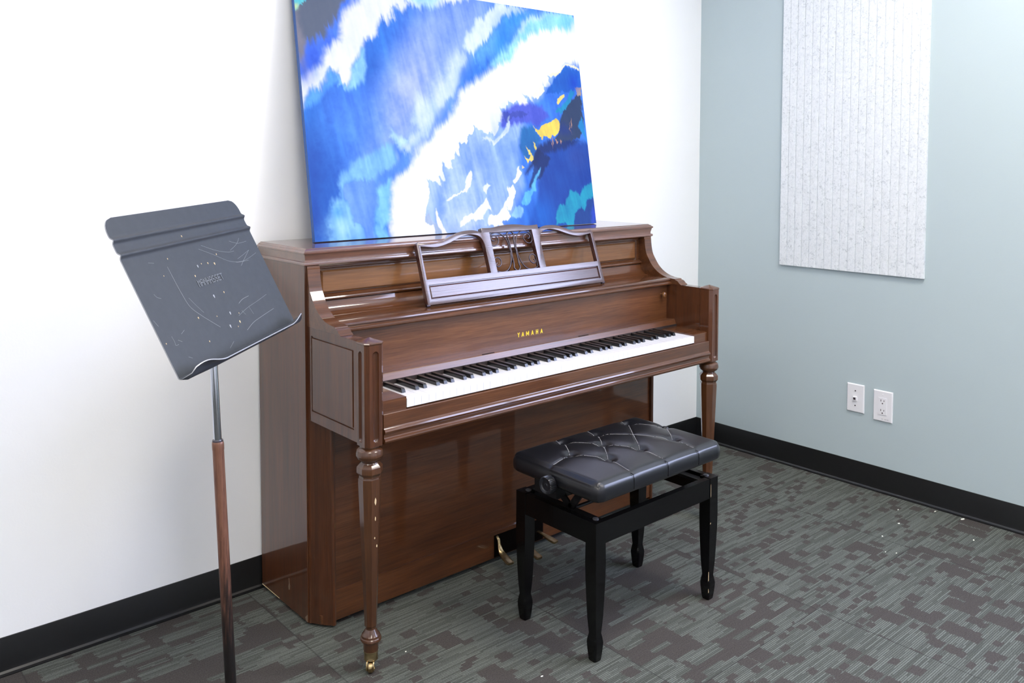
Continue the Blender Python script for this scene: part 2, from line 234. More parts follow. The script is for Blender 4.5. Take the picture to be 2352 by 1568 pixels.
def emit(name, rgb, s):
    m = bpy.data.materials.new(name); m.use_nodes = True; nt = m.node_tree; nt.nodes.clear()
    o = nt.nodes.new('ShaderNodeOutputMaterial'); e = nt.nodes.new('ShaderNodeEmission')
    e.inputs[0].default_value = lin(rgb)+(1,); e.inputs[1].default_value = s
    nt.links.new(e.outputs[0], o.inputs[0]); return m
M['troffer'] = emit('ceiling_lamp_diffuser', (255, 247, 236), TROFFER)
M['troffer_small'] = emit('bright_lamp_diffuser', (255, 247, 236), TROFFER*2.7)
M['daylight'] = emit('sky_seen_through_glass', (206, 216, 255), WINDOW)

# ------------------------------------------------------------------ builders
OFF = Vector((0, 0, 0))      # world position of the thing being built
def thing(name, label, cat, loc, group=None):
    global OFF
    o = bpy.data.objects.new(name, None); COL.objects.link(o); o.location = loc
    o['label'] = label; o['category'] = cat
    if group: o['group'] = group
    o.empty_display_size = .1
    OFF = Vector(loc); return o
def smooth(me, ang=35):
    bm = bmesh.new(); bm.from_mesh(me)
    for f in bm.faces: f.smooth = True
    for e in bm.edges:
        if len(e.link_faces) == 2 and e.calc_face_angle(0) > R(ang): e.smooth = False
    bm.to_mesh(me); bm.free()
def obj(name, bm, mat, parent=None, smo=35, label=None, bevel=0, seg=2):
    if bevel:
        es = [e for e in bm.edges if len(e.link_faces) == 2 and e.calc_face_angle(0) > R(40)]
        bmesh.ops.bevel(bm, geom=es, offset=bevel, segments=seg, affect='EDGES', profile=.6)
    bmesh.ops.recalc_face_normals(bm, faces=bm.faces)
    if parent is not None:
        for v in bm.verts: v.co -= OFF
    me = bpy.data.meshes.new(name); bm.to_mesh(me); bm.free()
    for m in (mat if isinstance(mat, (list, tuple)) else [mat]): me.materials.append(m)
    if smo: smooth(me, smo)
    o = bpy.data.objects.new(name, me); COL.objects.link(o)
    if parent is not None: o.parent = parent
    if label: o['label'] = label
    return o
def struct(name, bm, mat, smo=35):
    global OFF
    OFF = Vector((0, 0, 0))
    o = obj(name, bm, mat, None, smo); o['kind'] = 'structure'; return o
def box(bm, x0, x1, y0, y1, z0, z1, mi=0):
    v = [bm.verts.new((x, y, z)) for z in (z0, z1) for y in (y0, y1) for x in (x0, x1)]
    fs = []
    for q in ((0, 2, 3, 1), (4, 5, 7, 6), (0, 1, 5, 4), (2, 6, 7, 3), (0, 4, 6, 2), (1, 3, 7, 5)):
        f = bm.faces.new([v[i] for i in q]); f.material_index = mi; fs.append(f)
    return v
def B(*a, **k):
    bm = bmesh.new(); box(bm, *a, **k); return bm
def loft(bm, rings, close=True, cap=(True, True), mi=0):
    vs = [[bm.verts.new(p) for p in r] for r in rings]
    for a, b in zip(vs, vs[1:]):
        n = len(a)
        for i in range(n if close else n-1):
            j = (i+1) % n
            try:
                f = bm.faces.new((a[i], a[j], b[j], b[i])); f.material_index = mi
            except ValueError: pass
    for k, c in ((0, cap[0]), (-1, cap[1])):
        if c:
            try:
                f = bm.faces.new(vs[k]); f.material_index = mi
            except ValueError: pass
    return vs
def prism(bm, pts2, axis, a, b, mi=0):
    """extrude a 2D outline: axis 'x': pts=(y,z); 'y': pts=(x,z); 'z': pts=(x,y)"""
    f = {'x': lambda p, t: (t, p[0], p[1]), 'y': lambda p, t: (p[0], t, p[1]), 'z': lambda p, t: (p[0], p[1], t)}[axis]
    loft(bm, [[f(p, a) for p in pts2], [f(p, b) for p in pts2]], mi=mi)
def frame_of(d):
    d = d.normalized(); a = Vector((0, 0, 1)) if abs(d.z) < .9 else Vector((1, 0, 0))
    u = d.cross(a).normalized(); return u, d.cross(u).normalized()
def tube(bm, pts, rad, n=10, cap=True, mi=0):
    pts = [Vector(p) for p in pts]; rr = rad if isinstance(rad, (list, tuple)) else [rad]*len(pts)
    rings = []; u = None
    for i, p in enumerate(pts):
        d = (pts[min(i+1, len(pts)-1)]-pts[max(i-1, 0)]).normalized()
        if u is None: u, v = frame_of(d)
        else:
            u = (u-d*u.dot(d)).normalized(); v = d.cross(u).normalized()
        rings.append([p+(u*math.cos(2*PI*k/n)+v*math.sin(2*PI*k/n))*rr[i] for k in range(n)])
    loft(bm, rings, cap=(cap, cap), mi=mi)
def lathe(bm, prof, c, n=24, axis=Vector((0, 0, 1)), phase=0, mi=0):
    """prof: (radius, height along axis)"""
    u, v = frame_of(axis) if abs(axis.z) < .99 else (Vector((1, 0, 0)), Vector((0, 1, 0)))
    c = Vector(c)
    loft(bm, [[c+axis*h+(u*math.cos(2*PI*k/n+phase)+v*math.sin(2*PI*k/n+phase))*max(r, 1e-5) for k in range(n)] for r, h in prof], mi=mi)
def catmull(P, k=6, closed=False):
    P = [Vector(p) for p in P]; out = []; n = len(P)
    for i in range(n if closed else n-1):
        p0 = P[(i-1) % n] if (closed or i > 0) else P[0]; p1 = P[i]; p2 = P[(i+1) % n]
        p3 = P[(i+2) % n] if (closed or i+2 < n) else P[-1]
        for t in range(k):
            t /= k
            out.append(.5*((2*p1)+(p2-p0)*t+(2*p0-5*p1+4*p2-p3)*t*t+(3*p1-p0-3*p2+p3)*t**3))
    if not closed: out.append(P[-1])
    return out
def curve_plate(splines, depth, bevel=0.0):
    """filled 2D outline with holes -> bmesh in its own plane (x,y), thickness 2*depth on z"""
    cu = bpy.data.curves.new('tmp', 'CURVE'); cu.dimensions = '2D'; cu.fill_mode = 'BOTH'
    cu.extrude = depth; cu.bevel_depth = bevel; cu.bevel_resolution = 1; cu.offset = -bevel
    for s in splines:
        sp = cu.splines.new('POLY'); sp.points.add(len(s)-1); sp.use_cyclic_u = True
        for q, p in zip(sp.points, s): q.co = (p[0], p[1], 0, 1)
    o = bpy.data.objects.new('tmp', cu); COL.objects.link(o)
    dg = bpy.context.evaluated_depsgraph_get()
    me = bpy.data.meshes.new_from_object(o.evaluated_get(dg))
    bm = bmesh.new(); bm.from_mesh(me)
    bpy.data.objects.remove(o); bpy.data.curves.remove(cu); bpy.data.meshes.remove(me)
    bmesh.ops.remove_doubles(bm, verts=bm.verts, dist=1e-6)
    return bm
def boolean_cut(bm, cutter):
    ma = bpy.data.meshes.new('ta'); bmesh.ops.recalc_face_normals(bm, faces=bm.faces); bm.to_mesh(ma); bm.free()
    mb = bpy.data.meshes.new('tb'); bmesh.ops.recalc_face_normals(cutter, faces=cutter.faces); cutter.to_mesh(mb); cutter.free()
    a = bpy.data.objects.new('ta', ma); b = bpy.data.objects.new('tb', mb); COL.objects.link(a); COL.objects.link(b)
    md = a.modifiers.new('b', 'BOOLEAN'); md.operation = 'DIFFERENCE'; md.object = b; md.solver = 'EXACT'
    dg = bpy.context.evaluated_depsgraph_get()
    me = bpy.data.meshes.new_from_object(a.evaluated_get(dg))
    out = bmesh.new(); out.from_mesh(me)
    for o in (a, b): bpy.data.objects.remove(o)
    for q in (ma, mb, me): bpy.data.meshes.remove(q)
    return out
def xform(bm, Mx): bmesh.ops.transform(bm, matrix=Mx, verts=bm.verts)
def rect_rings(bm, levels, place, cap_last=True, mi=0):
    """levels: list of (x0,x1,z0,z1,depth); place(x,z,depth)->co; nested rectangles bridged = moulded panel"""
    rings = [[place(x0, z0, d), place(x1, z0, d), place(x1, z1, d), place(x0, z1, d)] for x0, x1, z0, z1, d in levels]
    loft(bm, rings, cap=(False, cap_last), mi=mi)

# ------------------------------------------------------------------ room
XW = 2.196; CH = 2.75; YF = -4.3; XL = -3.4
bm = B(XL-.1, XW+.1, YF-.1, .1, -.1, 0); struct('floor', bm, M['carpet'], 0)
bm = B(XL-.1, XW+.1, YF-.1, .1, CH, CH+.1); struct('ceiling', bm, M['ceiling'], 0)
bm = B(XL-.1, XW+.1, 0, .1, 0, CH); struct('wall_left', bm, M['wall_white'], 0)
# right wall with the window opening that lights the piano
WY0, WY1, WZ0, WZ1 = -3.3, -1.48, .95, 2.30
bm = bmesh.new()
box(bm, XW, XW+.1, WY1, 0, 0, CH); box(bm, XW, XW+.1, YF, WY0, 0, CH)
box(bm, XW, XW+.1, WY0, WY1, 0, WZ0); box(bm, XW, XW+.1, WY0, WY1, WZ1, CH)
struct('wall_right', bm, M['wall_grey'], 0)
bm = B(XL-.1, XW+.1, YF-.1, YF, 0, CH); struct('wall_front', bm, M['wall_white'], 0)
bm = B(XL-.1, XL, YF, 0, 0, CH); struct('wall_back', bm, M['wall_white'], 0)
bm = bmesh.new()
for a in ((WY0, WY0+.05, WZ0+.05, WZ1-.05), (WY1-.05, WY1, WZ0+.05, WZ1-.05), (WY0, WY1, WZ0, WZ0+.05), (WY0, WY1, WZ1-.05, WZ1), ((WY0+WY1)/2-.02, (WY0+WY1)/2+.02, WZ0+.05, WZ1-.05)):
    box(bm, XW+.01, XW+.06, a[0], a[1], a[2], a[3])
w1 = struct('window_1', bm, M['frame_white'], 0)
bm = B(XW+.065, XW+.07, WY0, WY1, WZ0, WZ1); g = obj('window_pane', bm, M['daylight'], None, 0); g.parent = w1
# cove base along both walls
def cove(path_axis, a, b, wallpos, name, wav):
    prof = [(0, .0975), (-.0025, .0975), (-.003, .096), (-.003, .016), (-.0045, .009), (-.009, .0045), (-.0165, .0025), (-.0165, 0), (0, 0)]
    rings = []
    n = 60
    for i in range(n+1):
        t = a+(b-a)*i/n; w = wav(t)
        r = []
        for k, (o, z) in enumerate(prof):
            zz = z+(w if k < 3 else 0)
            r.append((t, wallpos+o, zz) if path_axis == 'x' else (wallpos+o, t, zz))
        rings.append(r)
    bm = bmesh.new(); loft(bm, rings); return struct(name, bm, M['cove'], 30)
cove('x', XL, XW, 0, 'baseboard_left', lambda t: -.0035*math.exp(-((t+.62)/.22)**2)+.0012*math.sin(t*7))
cove('y', YF, -.003, XW, 'baseboard_right', lambda t: .0006*math.sin(t*6))

# ------------------------------------------------------------------ upright piano
W = 1.481
piano = thing('upright_piano', 'brown walnut console piano with open keyboard, standing against the white wall', 'piano', (W/2, -.3, 0))
def P(name, bm, mat, par=None, **k): return obj(name, bm, mat, par or piano, **k)
YB, YFR = -.012, -.300
mir = lambda x: W-x
for s in (0, 1):
    bm = bmesh.new()
    xs = (0, .022) if s == 0 else (mir(.022), W)
    box(bm, xs[0], xs[1], YFR, YB, .010, 1.0135)
    sp_ = P('side_panel', bm, M['wood_v'], bevel=.0015)
    if s == 0: SIDE0 = sp_
    # cove-cut pilaster on the lower front corner
    pts = [(.0035, -.296), (.0035, -.3035), (.008, -.3045), (.012, -.309), (.018, -.319), (.0265, -.333), (.037, -.345), (.044, -.3515), (.046, -.357), (.052, -.3595), (.0575, -.3565), (.0575, -.335), (.03, -.296)]
    if s: pts = [(mir(x), y) for x, y in pts]
    bm = bmesh.new(); prism(bm, pts, 'z', .008, .584); P('pilaster', bm, M['wood_v'])
bm = B(.022, mir(.022), -.030, YB, .02, 1.013); P('back_panel', bm, M['wood_v'])
# lid with stepped moulding on front and both ends
bm = bmesh.new(); rings = []
for o, z in [(-.006, 1.0130), (.001, 1.0135), (.0032, 1.0155), (.0035, 1.0195), (.002, 1.0230), (-.0025, 1.0245), (-.0030, 1.0290), (-.0005, 1.0400), (.0005, 1.0445), (.0038, 1.0465), (.0042, 1.0500), (.0015, 1.0525), (-.0010, 1.0535), (-.0016, 1.0558), (-.0060, 1.0580), (-.0078, 1.0590), (-.0090, 1.0606)]:
    rings.append([(-o, YB, z), (-o, YFR-o-.003, z), (W+o, YFR-o-.003, z), (W+o, YB, z)])
loft(bm, rings); P('lid', bm, M['wood_lid'], smo=28)
# upper front panel: rail, raised field, ledge moulding
X0, X1 = .040, mir(.040)
bm = bmesh.new()
pl = lambda x, z, d: (x, -.276-d, z)
rect_rings(bm, [(X0, X1, .905, 1.0135, -.015), (X0, X1, .905, 1.0135, 0), (.058, mir(.058), .9235, 1.0000, 0), (.061, mir(.061), .9265, .9970, -.005), (.064, mir(.064), .9290, .9940, -.005)], pl)
prism(bm, [(-.270, 1.0135), (-.284, 1.0135), (-.2865, 1.0105), (-.284, 1.0075), (-.280, 1.0065), (-.279, 1.003), (-.270, 1.003)], 'x', X0, X1)
prism(bm, [(-.266, .9245), (-.279, .9240), (-.284, .9205), (-.2905, .9190), (-.2925, .9155), (-.2905, .9110), (-.286, .9090), (-.266, .9080)], 'x', X0, X1)
up = P('upper_panel', bm, M['wood_h'], smo=30)
bm = bmesh.new()
rect_rings(bm, [(.0645, mir(.0645), .9295, .9935, -.006), (.0645, mir(.0645), .9295, .9935, -.001), (.069, mir(.069), .934, .989, .0025)], pl)
P('raised_field', bm, M['wood_light'], up, label='lighter brown raised panel')
# coved shelf with beaded nosing
prof = [(-.262, .9075), (-.2855, .9075)]
for i in range(1, 11):
    a = PI/2*i/10
    prof.append((-.2860-.046*(1-math.cos(a)), .9065-.0380*math.sin(a)))
prof += [(-.340, .8685), (-.418, .8685), (-.4255, .8680), (-.4300, .8655), (-.4310, .8620), (-.4290, .8590), (-.4275, .8575), (-.4275, .8560), (-.4315, .8545), (-.4350, .8510), (-.4350, .8470), (-.4320, .8438), (-.4260, .8420), (-.3950, .8420), (-.262, .8600)]
bm = bmesh.new(); prism(bm, prof, 'x', X0, X1); P('shelf', bm, M['wood_h'], smo=26)
# curved cheek brackets
cp = [(-.262, 1.0125), (-.3035, 1.0125), (-.3040, 1.0060), (-.3060, 1.0045)]
cp += [(p.x, p.y) for p in catmull([(-.3060, 1.003, 0), (-.3085, .980, 0), (-.3150, .952, 0), (-.3270, .931, 0), (-.3440, .908, 0), (-.3655, .8895, 0), (-.3900, .8765, 0), (-.4180, .8690, 0), (-.4480, .8665, 0)], 5)]
cp += [(-.4515, .8655), (-.4530, .8625), (-.4600, .8610), (-.4660, .8575), (-.4700, .8525), (-.4760, .8490), (-.4800, .8465), (-.262, .8465)]
for s in (0, 1):
    a, b = (.0065, .0450) if s == 0 else (mir(.0450), mir(.0065))
    bm = bmesh.new(); prism(bm, cp, 'x', a, b); P('cheek_bracket', bm, M['wood_h'], smo=30, bevel=.0008, seg=1)
# key arms with moulded outer panel
for s in (0, 1):
    q = (lambda x: x) if s == 0 else mir
    bm = bmesh.new()
    box(bm, min(q(.0125), q(.0425)), max(q(.0125), q(.0425)), -.568, -.3005, .5855, .8460)
    pa = lambda y, z, d: (q(.0075-d), y, z)
    rect_rings(bm, [(-.568, -.3005, .5855, .8460, -.005), (-.568, -.3005, .5855, .8460, 0), (-.5420, -.3205, .6140, .8235, 0), (-.5405, -.3220, .6155, .8220, -.0035), (-.5375, -.3250, .6185, .8190, -.0035), (-.5360, -.3265, .6200, .8175, .0005)], pa)
    for y in (-.5565,):
        box(bm, min(q(.0066), q(.0080)), max(q(.0066), q(.0080)), y-.0012, y+.0012, .600, .832)
    P('key_arm', bm, M['wood_v'], smo=30)
# fluted octagonal posts
def octa(cx, cy, h, ch): return [(cx-h, cy-h+ch), (cx-h+ch, cy-h), (cx+h-ch, cy-h), (cx+h, cy-h+ch), (cx+h, cy+h-ch), (cx+h-ch, cy+h), (cx-h+ch, cy+h), (cx-h, cy+h-ch)]
for s in (0, 1):
    cx = .0255 if s == 0 else mir(.0255); cy = -.5900
    bm = bmesh.new()
    prism(bm, octa(cx, cy, .0275, .0095), 'z', .5860, .8430)
    out = -1 if s == 0 else 1
    def capsule(c, axis):
        b2 = bmesh.new(); rr = .0092; zlo, zhi = .605, .818
        rings = []
        for k in range(-8, 9):
            a = k/8*PI/2
            z = (zhi if a > 0 else zlo)+rr*math.sin(a); r = max(rr*math.cos(a), 1e-4)
            rings.append([(c[0]+r*math.cos(t*2*PI/20)*(1 if axis == 'y' else .75), c[1]+r*math.sin(t*2*PI/20)*(.75 if axis == 'y' else 1), z) for t in range(20)])
            if k == 0: rings.append([(p[0], p[1], zhi) for p in rings[-1]])
        loft(b2, rings); return b2
    bm = boolean_cut(bm, capsule((cx, cy-.0280), 'y'))
    bm = boolean_cut(bm, capsule((cx+out*.0280, cy), 'x'))
    post = P('post', bm, M['wood_v'], smo=25)
    bm = bmesh.new()
    loft(bm, [[(x, y, z) for x, y in octa(cx, cy, h, .0095*h/.0275)] for h, z in [(.0275, .8430), (.0285, .8440), (.0290, .8465), (.0280, .8490), (.0265, .8500), (.0010, .8590)]])
    P('post_cap', bm, M['wood_h'], post, smo=15)
# turned octagonal legs with brass casters
def ngon(cx, cy, r, z, n=8, ph=PI/8): return [(cx+r*math.cos(2*PI*k/n+ph), cy+r*math.sin(2*PI*k/n+ph), z) for k in range(n)]
for s in (0, 1):
    cx = .0235 if s == 0 else mir(.0235); cy = -.590
    zf = lambda z: z+.019*max(0, 1-(z+.02)/.52)
    bm = bmesh.new()
    lathe(bm, [(.012, .588), (.024, .588), (.0250, .5840), (.0245, .5805), (.0275, .5790), (.0325, .5740), (.0345, .5660), (.0345, .5600), (.0315, .5530), (.0265, .5485), (.0225, .5460), (.0215, .5430), (.0235, .5400), (.0100, .5400)], (cx, cy, 0), 32)
    loft(bm, [ngon(cx, cy, r, z) for r, z in [(.0240, .5410), (.0285, .5370), (.0330, .5320), (.0335, .5290), (.0335, .5170), (.0300, .5120), (.0275, .5090), (.0275, .5040), (.0290, .5000)]])
    loft(bm, [ngon(cx, cy, r, zf(z)) for r, z in [(.0292, .5020), (.0296, .4900), (.0160, .1120), (.0162, .1040), (.0135, .1000)]])
    lathe(bm, [(.010, zf(.104)), (.0130, zf(.1010)), (.0135, zf(.0950)), (.0170, zf(.0890)), (.0190, zf(.0850)), (.0235, zf(.0790)), (.0245, zf(.0740)), (.0265, zf(.0720)), (.0275, zf(.0680)), (.0265, zf(.0640)), (.0215, zf(.0590)), (.0190, zf(.0570)), (.0195, zf(.0400)), (.0185, zf(.0340)), (.010, zf(.0340))], (cx, cy, 0), 32)
    leg = P('leg', bm, M['wood_leg'], smo=22)
    if s == 0: LEG0 = leg
    bm = bmesh.new()
    lathe(bm, [(.010, .0535), (.0190, .0535), (.0192, .0510), (.0180, .0495), (.0172, .0340), (.0182, .0320), (.0180, .0300), (.006, .0290)], (cx, cy, 0), 28)
    P('ferrule', bm, M['brass'], leg)
    bm = bmesh.new(); wx, wy, wr = cx-.007, cy-.010, .0140
    lathe(bm, [(.001, -.0065), (.0115, -.0065), (wr, -.0040), (wr, .0040), (.0115, .0065), (.001, .0065)], (wx, wy, wr), 28, Vector((.75, -.66, 0)).normalized())
    lathe(bm, [(.001, -.0095), (.0030, -.0095), (.0030, .0095), (.001, .0095)], (wx, wy, wr), 12, Vector((.75, -.66, 0)).normalized())
    ax = Vector((.75, -.66, 0)).normalized(); fw = Vector((-.66, -.75, 0)).normalized()
    for sd in (-1, 1):
        path = [Vector((cx, cy, .031))+ax*sd*.0085-fw*.010, Vector((cx, cy, .0315))+ax*sd*.0085, Vector((wx, wy, .0300))+ax*sd*.0085, Vector((wx, wy, .0300))+ax*sd*.0085+fw*.010, Vector((wx, wy, .020))+ax*sd*.0085+fw*.0145, Vector((wx, wy, .010))+ax*sd*.0085+fw*.009, Vector((wx, wy, .0125))+ax*sd*.0085]
        tube(bm, catmull(path, 5), .0022, 8)
    P('caster', bm, M['brass'], leg)
# key bed, slip and blocks
bm = B(.0425, mir(.0425), -.600, -.335, .5860, .6560); P('key_bed', bm, M['wood_h'], bevel=.001)
prof = [(-.6000, .6610), (-.6095, .6610), (-.6110, .6595), (-.6110, .6260), (-.6125, .6235), (-.6165, .6210), (-.6185, .6170), (-.6170, .6125), (-.6135, .6105), (-.6120, .6080), (-.6120, .6010), (-.6135, .5985), (-.6170, .5965), (-.6180, .5925), (-.6160, .5880), (-.6110, .5850), (-.5900, .5850), (-.5900, .6610)]
bm = bmesh.new(); prism(bm, prof, 'x', .0525, mir(.0525)); P('key_slip', bm, M['wood_h'], smo=28)
KX = (W-1.222)/2
for s in (0, 1):
    a, b = (.0425, KX-.001) if s == 0 else (mir(KX-.001), mir(.0425))
    bm = B(a, b, -.6015, -.4500, .6560, .6925); P('key_block', bm, M['wood_h'], bevel=.0025)
fb = P('fallboard', B(.0425, mir(.0425), -.4120, -.3980, .7120, .8430), M['wood_satin'], bevel=.0008)
# raised maker's lettering
def glyph(bm, strokes, x, z, w, h):
    for (ax, az, bx, bz, t) in strokes:
        a = Vector((x+ax*w, 0, z+az*h)); b = Vector((x+bx*w, 0, z+bz*h)); d = Vector((t*w, 0, 0)) if abs(bz-az) > .3 else Vector((0, 0, .09*h))
        f = [a-d, a+d, b+d, b-d]
        loft(bm, [[(p.x, -.4119, p.z) for p in f], [(p.x, -.4126, p.z) for p in f]])
GL = {'Y': [(.12, 1, .5, .45, .12), (.88, 1, .5, .45, .12), (.5, .5, .5, 0, .13)], 'A': [(.5, 1, .12, 0, .12), (.5, 1, .88, 0, .12), (.3, .3, .7, .3, 0)],
      'M': [(.1, 0, .1, 1, .09), (.9, 0, .9, 1, .09), (.12, 1, .5, .2, .09), (.88, 1, .5, .2, .09)], 'H': [(.15, 0, .15, 1, .12), (.85, 0, .85, 1, .12), (.15, .5, .85, .5, 0)]}
bm = bmesh.new()
for ch, px0, wd in [('Y', 0, .0098), ('A', .0178, .0102), ('M', .0372, .0128), ('A', .0600, .0100), ('H', .0803, .0100), ('A', .1005, .0102)]:
    glyph(bm, GL[ch], .6865+px0, .7425, wd, .0145)
P('lettering', bm, M['gold'], fb, smo=0, label='raised yellow maker name letters')
for x0, x1 in ((.5114, .5593), (.9290, .9761)):
    P('felt_strip', B(x0, x1, -.4490, -.4455, .7172, .7196), M['felt_dark'], fb)
kn = bmesh.new(); lathe(kn, [(.001, 0), (.004, 0), (.004, .006), (.0085, .010), (.0105, .014), (.0095, .019), (.005, .022), (.001, .0225)], (mir(.076), -.4120, .8085), 20, Vector((0, -1, 0)))
P('fallboard_knob', kn, M['wood_light'], fb)
kn = bmesh.new(); lathe(kn, [(.001, 0), (.004, 0), (.004, .006), (.0085, .010), (.0105, .014), (.0095, .019), (.005, .022), (.001, .0225)], (.076, -.4120, .8085), 20, Vector((0, -1, 0)))
P('fallboard_knob', kn, M['wood_light'], fb)
bm = bmesh.new(); prism(bm, [(-.4000, .7140), (-.4440, .7185), (-.4480, .7185), (-.4500, .7165), (-.4590, .6945), (-.4585, .6925), (-.4500, .6925), (-.4000, .7000)], 'x', .0425, mir(.0425)); P('name_strip', bm, M['wood_satin'], smo=20)
P('action_rail', B(.0425, mir(.0425), -.4600, -.3980, .6560, .7000), M['felt_dark'])
# 88 keys
wk = []
for i in range(52):
    x = KX+i*.0235
    bm = bmesh.new()
    box(bm, x+.0004, x+.0231, -.6028, -.4550, .6640, .6876)
    es = [e for e in bm.edges if abs(e.verts[0].co.z-.6876) < 1e-6 and abs(e.verts[1].co.z-.6876) < 1e-6]
    bmesh.ops.bevel(bm, geom=es, offset=.0007, segments=1, affect='EDGES')
    P('white_key', bm, M['white_key'], smo=0)
for i in range(51):
    if i % 7 not in (0, 2, 3, 5, 6): continue
    x = KX+(i+1)*.0235+{0: .0012, 2: -.0015, 3: .0015, 5: -.0020, 6: 0.0}[i % 7]
    bm = bmesh.new()
    loft(bm, [[(x-.0058, -.5535, .6866), (x+.0058, -.5535, .6866), (x+.0058, -.4560, .6866), (x-.0058, -.4560, .6866)],
              [(x-.0054, -.5500, .6960), (x+.0054, -.5500, .6960), (x+.0054, -.4560, .6960), (x-.0054, -.4560, .6960)],
              [(x-.0048, -.5465, .6992), (x+.0048, -.5465, .6992), (x+.0048, -.4560, .6992), (x-.0048, -.4560, .6992)]])
    P('black_key', bm, M['black_key'], smo=0, bevel=.0007, seg=2)
# lower front
P('lower_panel', B(.050, mir(.050), -.3470, -.3350, .1047, .5860), M['wood_low'])
P('bottom_board', B(.0575, mir(.0575), -.3525, -.3350, .0180, .1045), M['wood_low'], bevel=.0022)
P('bottom_sill', B(.022, mir(.022), -.3350, -.0300, .0120, .0350), M['wood_h'])
sl = P('pedal_opening', B(.640, .858, -.3540, -.3480, .0200, .0920), M['black_gap'], bevel=.001, label='pedal opening coloured black for its shade')  # solid block; its near-black colour stands for shade inside the opening
def pedal(path, wd, th=.008):
    bm = bmesh.new(); P0 = catmull([Vector(p) for p in path], 6); n = len(P0); rings = []
    for i, p in enumerate(P0):
        d = (P0[min(i+1, n-1)]-P0[max(i-1, 0)]).normalized(); side = Vector((0, 0, 1)).cross(d)
        side = Vector((1, 0, 0)) if side.length < .2 else side.normalized()
        if side.x < 0: side = -side
        upn = side.cross(d).normalized()
        t = i/(n-1); w = wd[0]+(wd[1]-wd[0])*min(1, max(0, (t-.35)/.4)); w *= (1 if t < .97 else .75)
        c = []
        for k in range(16):
            a = 2*PI*k/16; ca, sa = math.cos(a), math.sin(a)
            c.append(p+side*(w/2*math.copysign(abs(ca)**.6, ca))+upn*(th/2*math.copysign(abs(sa)**.6, sa)))
        rings.append(c)
    loft(bm, rings); return bm
P('pedal', pedal([(.652, -.352, .086), (.651, -.362, .078), (.650, -.368, .060), (.649, -.380, .043), (.647, -.405, .032), (.643, -.432, .027)], (.010, .027)), M['brass'])
P('pedal', pedal([(.742, -.352, .050), (.742, -.375, .049), (.742, -.400, .043), (.741, -.430, .033), (.740, -.463, .026)], (.012, .027)), M['brass'])
P('pedal', pedal([(.834, -.352, .050), (.836, -.370, .049), (.839, -.385, .045), (.843, -.405, .040), (.846, -.430, .036)], (.012, .027)), M['brass'])
# scuffs on the left side panel
M['scuff'] = plain('scuffed_finish', (112, 92, 74), .7)
def scuff(pts, mat, label):
    bm = bmesh.new(); loft(bm, [[(-.0004, a, b) for a, b in pts], [(.0004, a, b) for a, b in pts]])
    P('scuff_mark', bm, mat, SIDE0, smo=0, label=label)
scuff([(-.189, .0960), (-.186, .0950), (-.1875, .0800), (-.183, .0700), (-.186, .0600), (-.193, .0640), (-.195, .0760), (-.1905, .0830)], M['scuff'], 'pale scuff near the floor')
scuff([(-.0125, .0135), (-.1250, .0125), (-.1260, .0105), (-.0125, .0105)], M['chip_dark'], 'bare worn bottom edge')
scuff([(-.2990, .0320), (-.2990, .0110), (-.2890, .0110), (-.2840, .0200)], M['scuff'], 'worn lower front corner')

# fold-out music rack leaning on the upper panel
RO = Vector((.3604, -.3740, .8730)); RU = Vector((0, .061, .179)).normalized(); RN = Vector((1, 0, 0)).cross(RU)
RM = Matrix(((1, RU.x, RN.x, RO.x), (0, RU.y, RN.y, RO.y), (0, RU.z, RN.z, RO.z), (0, 0, 0, 1)))
def sm(pts, k=4): return [(p.x, p.y) for p in catmull([Vector((a, b, 0)) for a, b in pts], k)]
L = .7680
top = [(-.0010, .0010), (.0000, .1860), (.0080, .1935)] + sm([(.0080, .1925), (.0250, .1895), (.0450, .1868), (.0700, .1865), (.0980, .1930), (.1334, .2055), (.1727, .2170), (.2140, .2198), (.2400, .2165), (.2560, .2095)], 4)
top += [(.2600, .2105), (.2600, .2235), (.2640, .2250)] + sm([(.2640, .2245), (.2850, .2235), (.3100, .2240), (.3407, .2282), (.3840, .2307), (.4273, .2282), (.4580, .2240), (.4830, .2235), (.5040, .2245)], 4)
n0 = len(top)
left = [(x, y) for x, y in top if x < .384]
outline = left+[(L-x, y) for x, y in reversed(left)]
lw = [(.0125, .0780), (.0125, .1800)]+sm([(.0150, .1798), (.0381, .1768), (.0651, .1740), (.0941, .1770), (.1283, .1855), (.1682, .1992), (.1997, .2062), (.2258, .2050), (.2469, .1975), (.2580, .1830), (.2620, .1650)], 4)+[(.2625, .0780)]
rw = [(L-x, y) for x, y in reversed(lw)]
cw = [(.2910, .0770), (.2910, .2080), (.4770, .2080), (.4770, .0770)]
pw = [(.0150, .0165), (L-.0150, .0165), (L-.0150, .0605), (.0150, .0605)]
bm = curve_plate([outline, lw, cw, rw, pw], .0075, .0008)
xform(bm, RM); rack = P('music_rack', bm, M['wood_rack'], smo=30)
bm = bmesh.new(); F = lambda x, z, d: RM @ Vector((x, z, d))
rect_rings(bm, [(.0140, L-.0140, .0160, .0610, -.004), (.0140, L-.0140, .0160, .0610, .0030), (.0175, L-.0175, .0190, .0580, .0030), (.0215, L-.0215, .0230, .0540, .0060)], F)
P('raised_field', bm, M['wood_rack'], rack, smo=25)
bm = bmesh.new()
def rt(pts, r=.0020, k=6): tube(bm, [RM @ Vector((p.x, p.y, p.z)) for p in catmull([Vector((a, b, 0)) for a, b in pts], k)], r, 8)
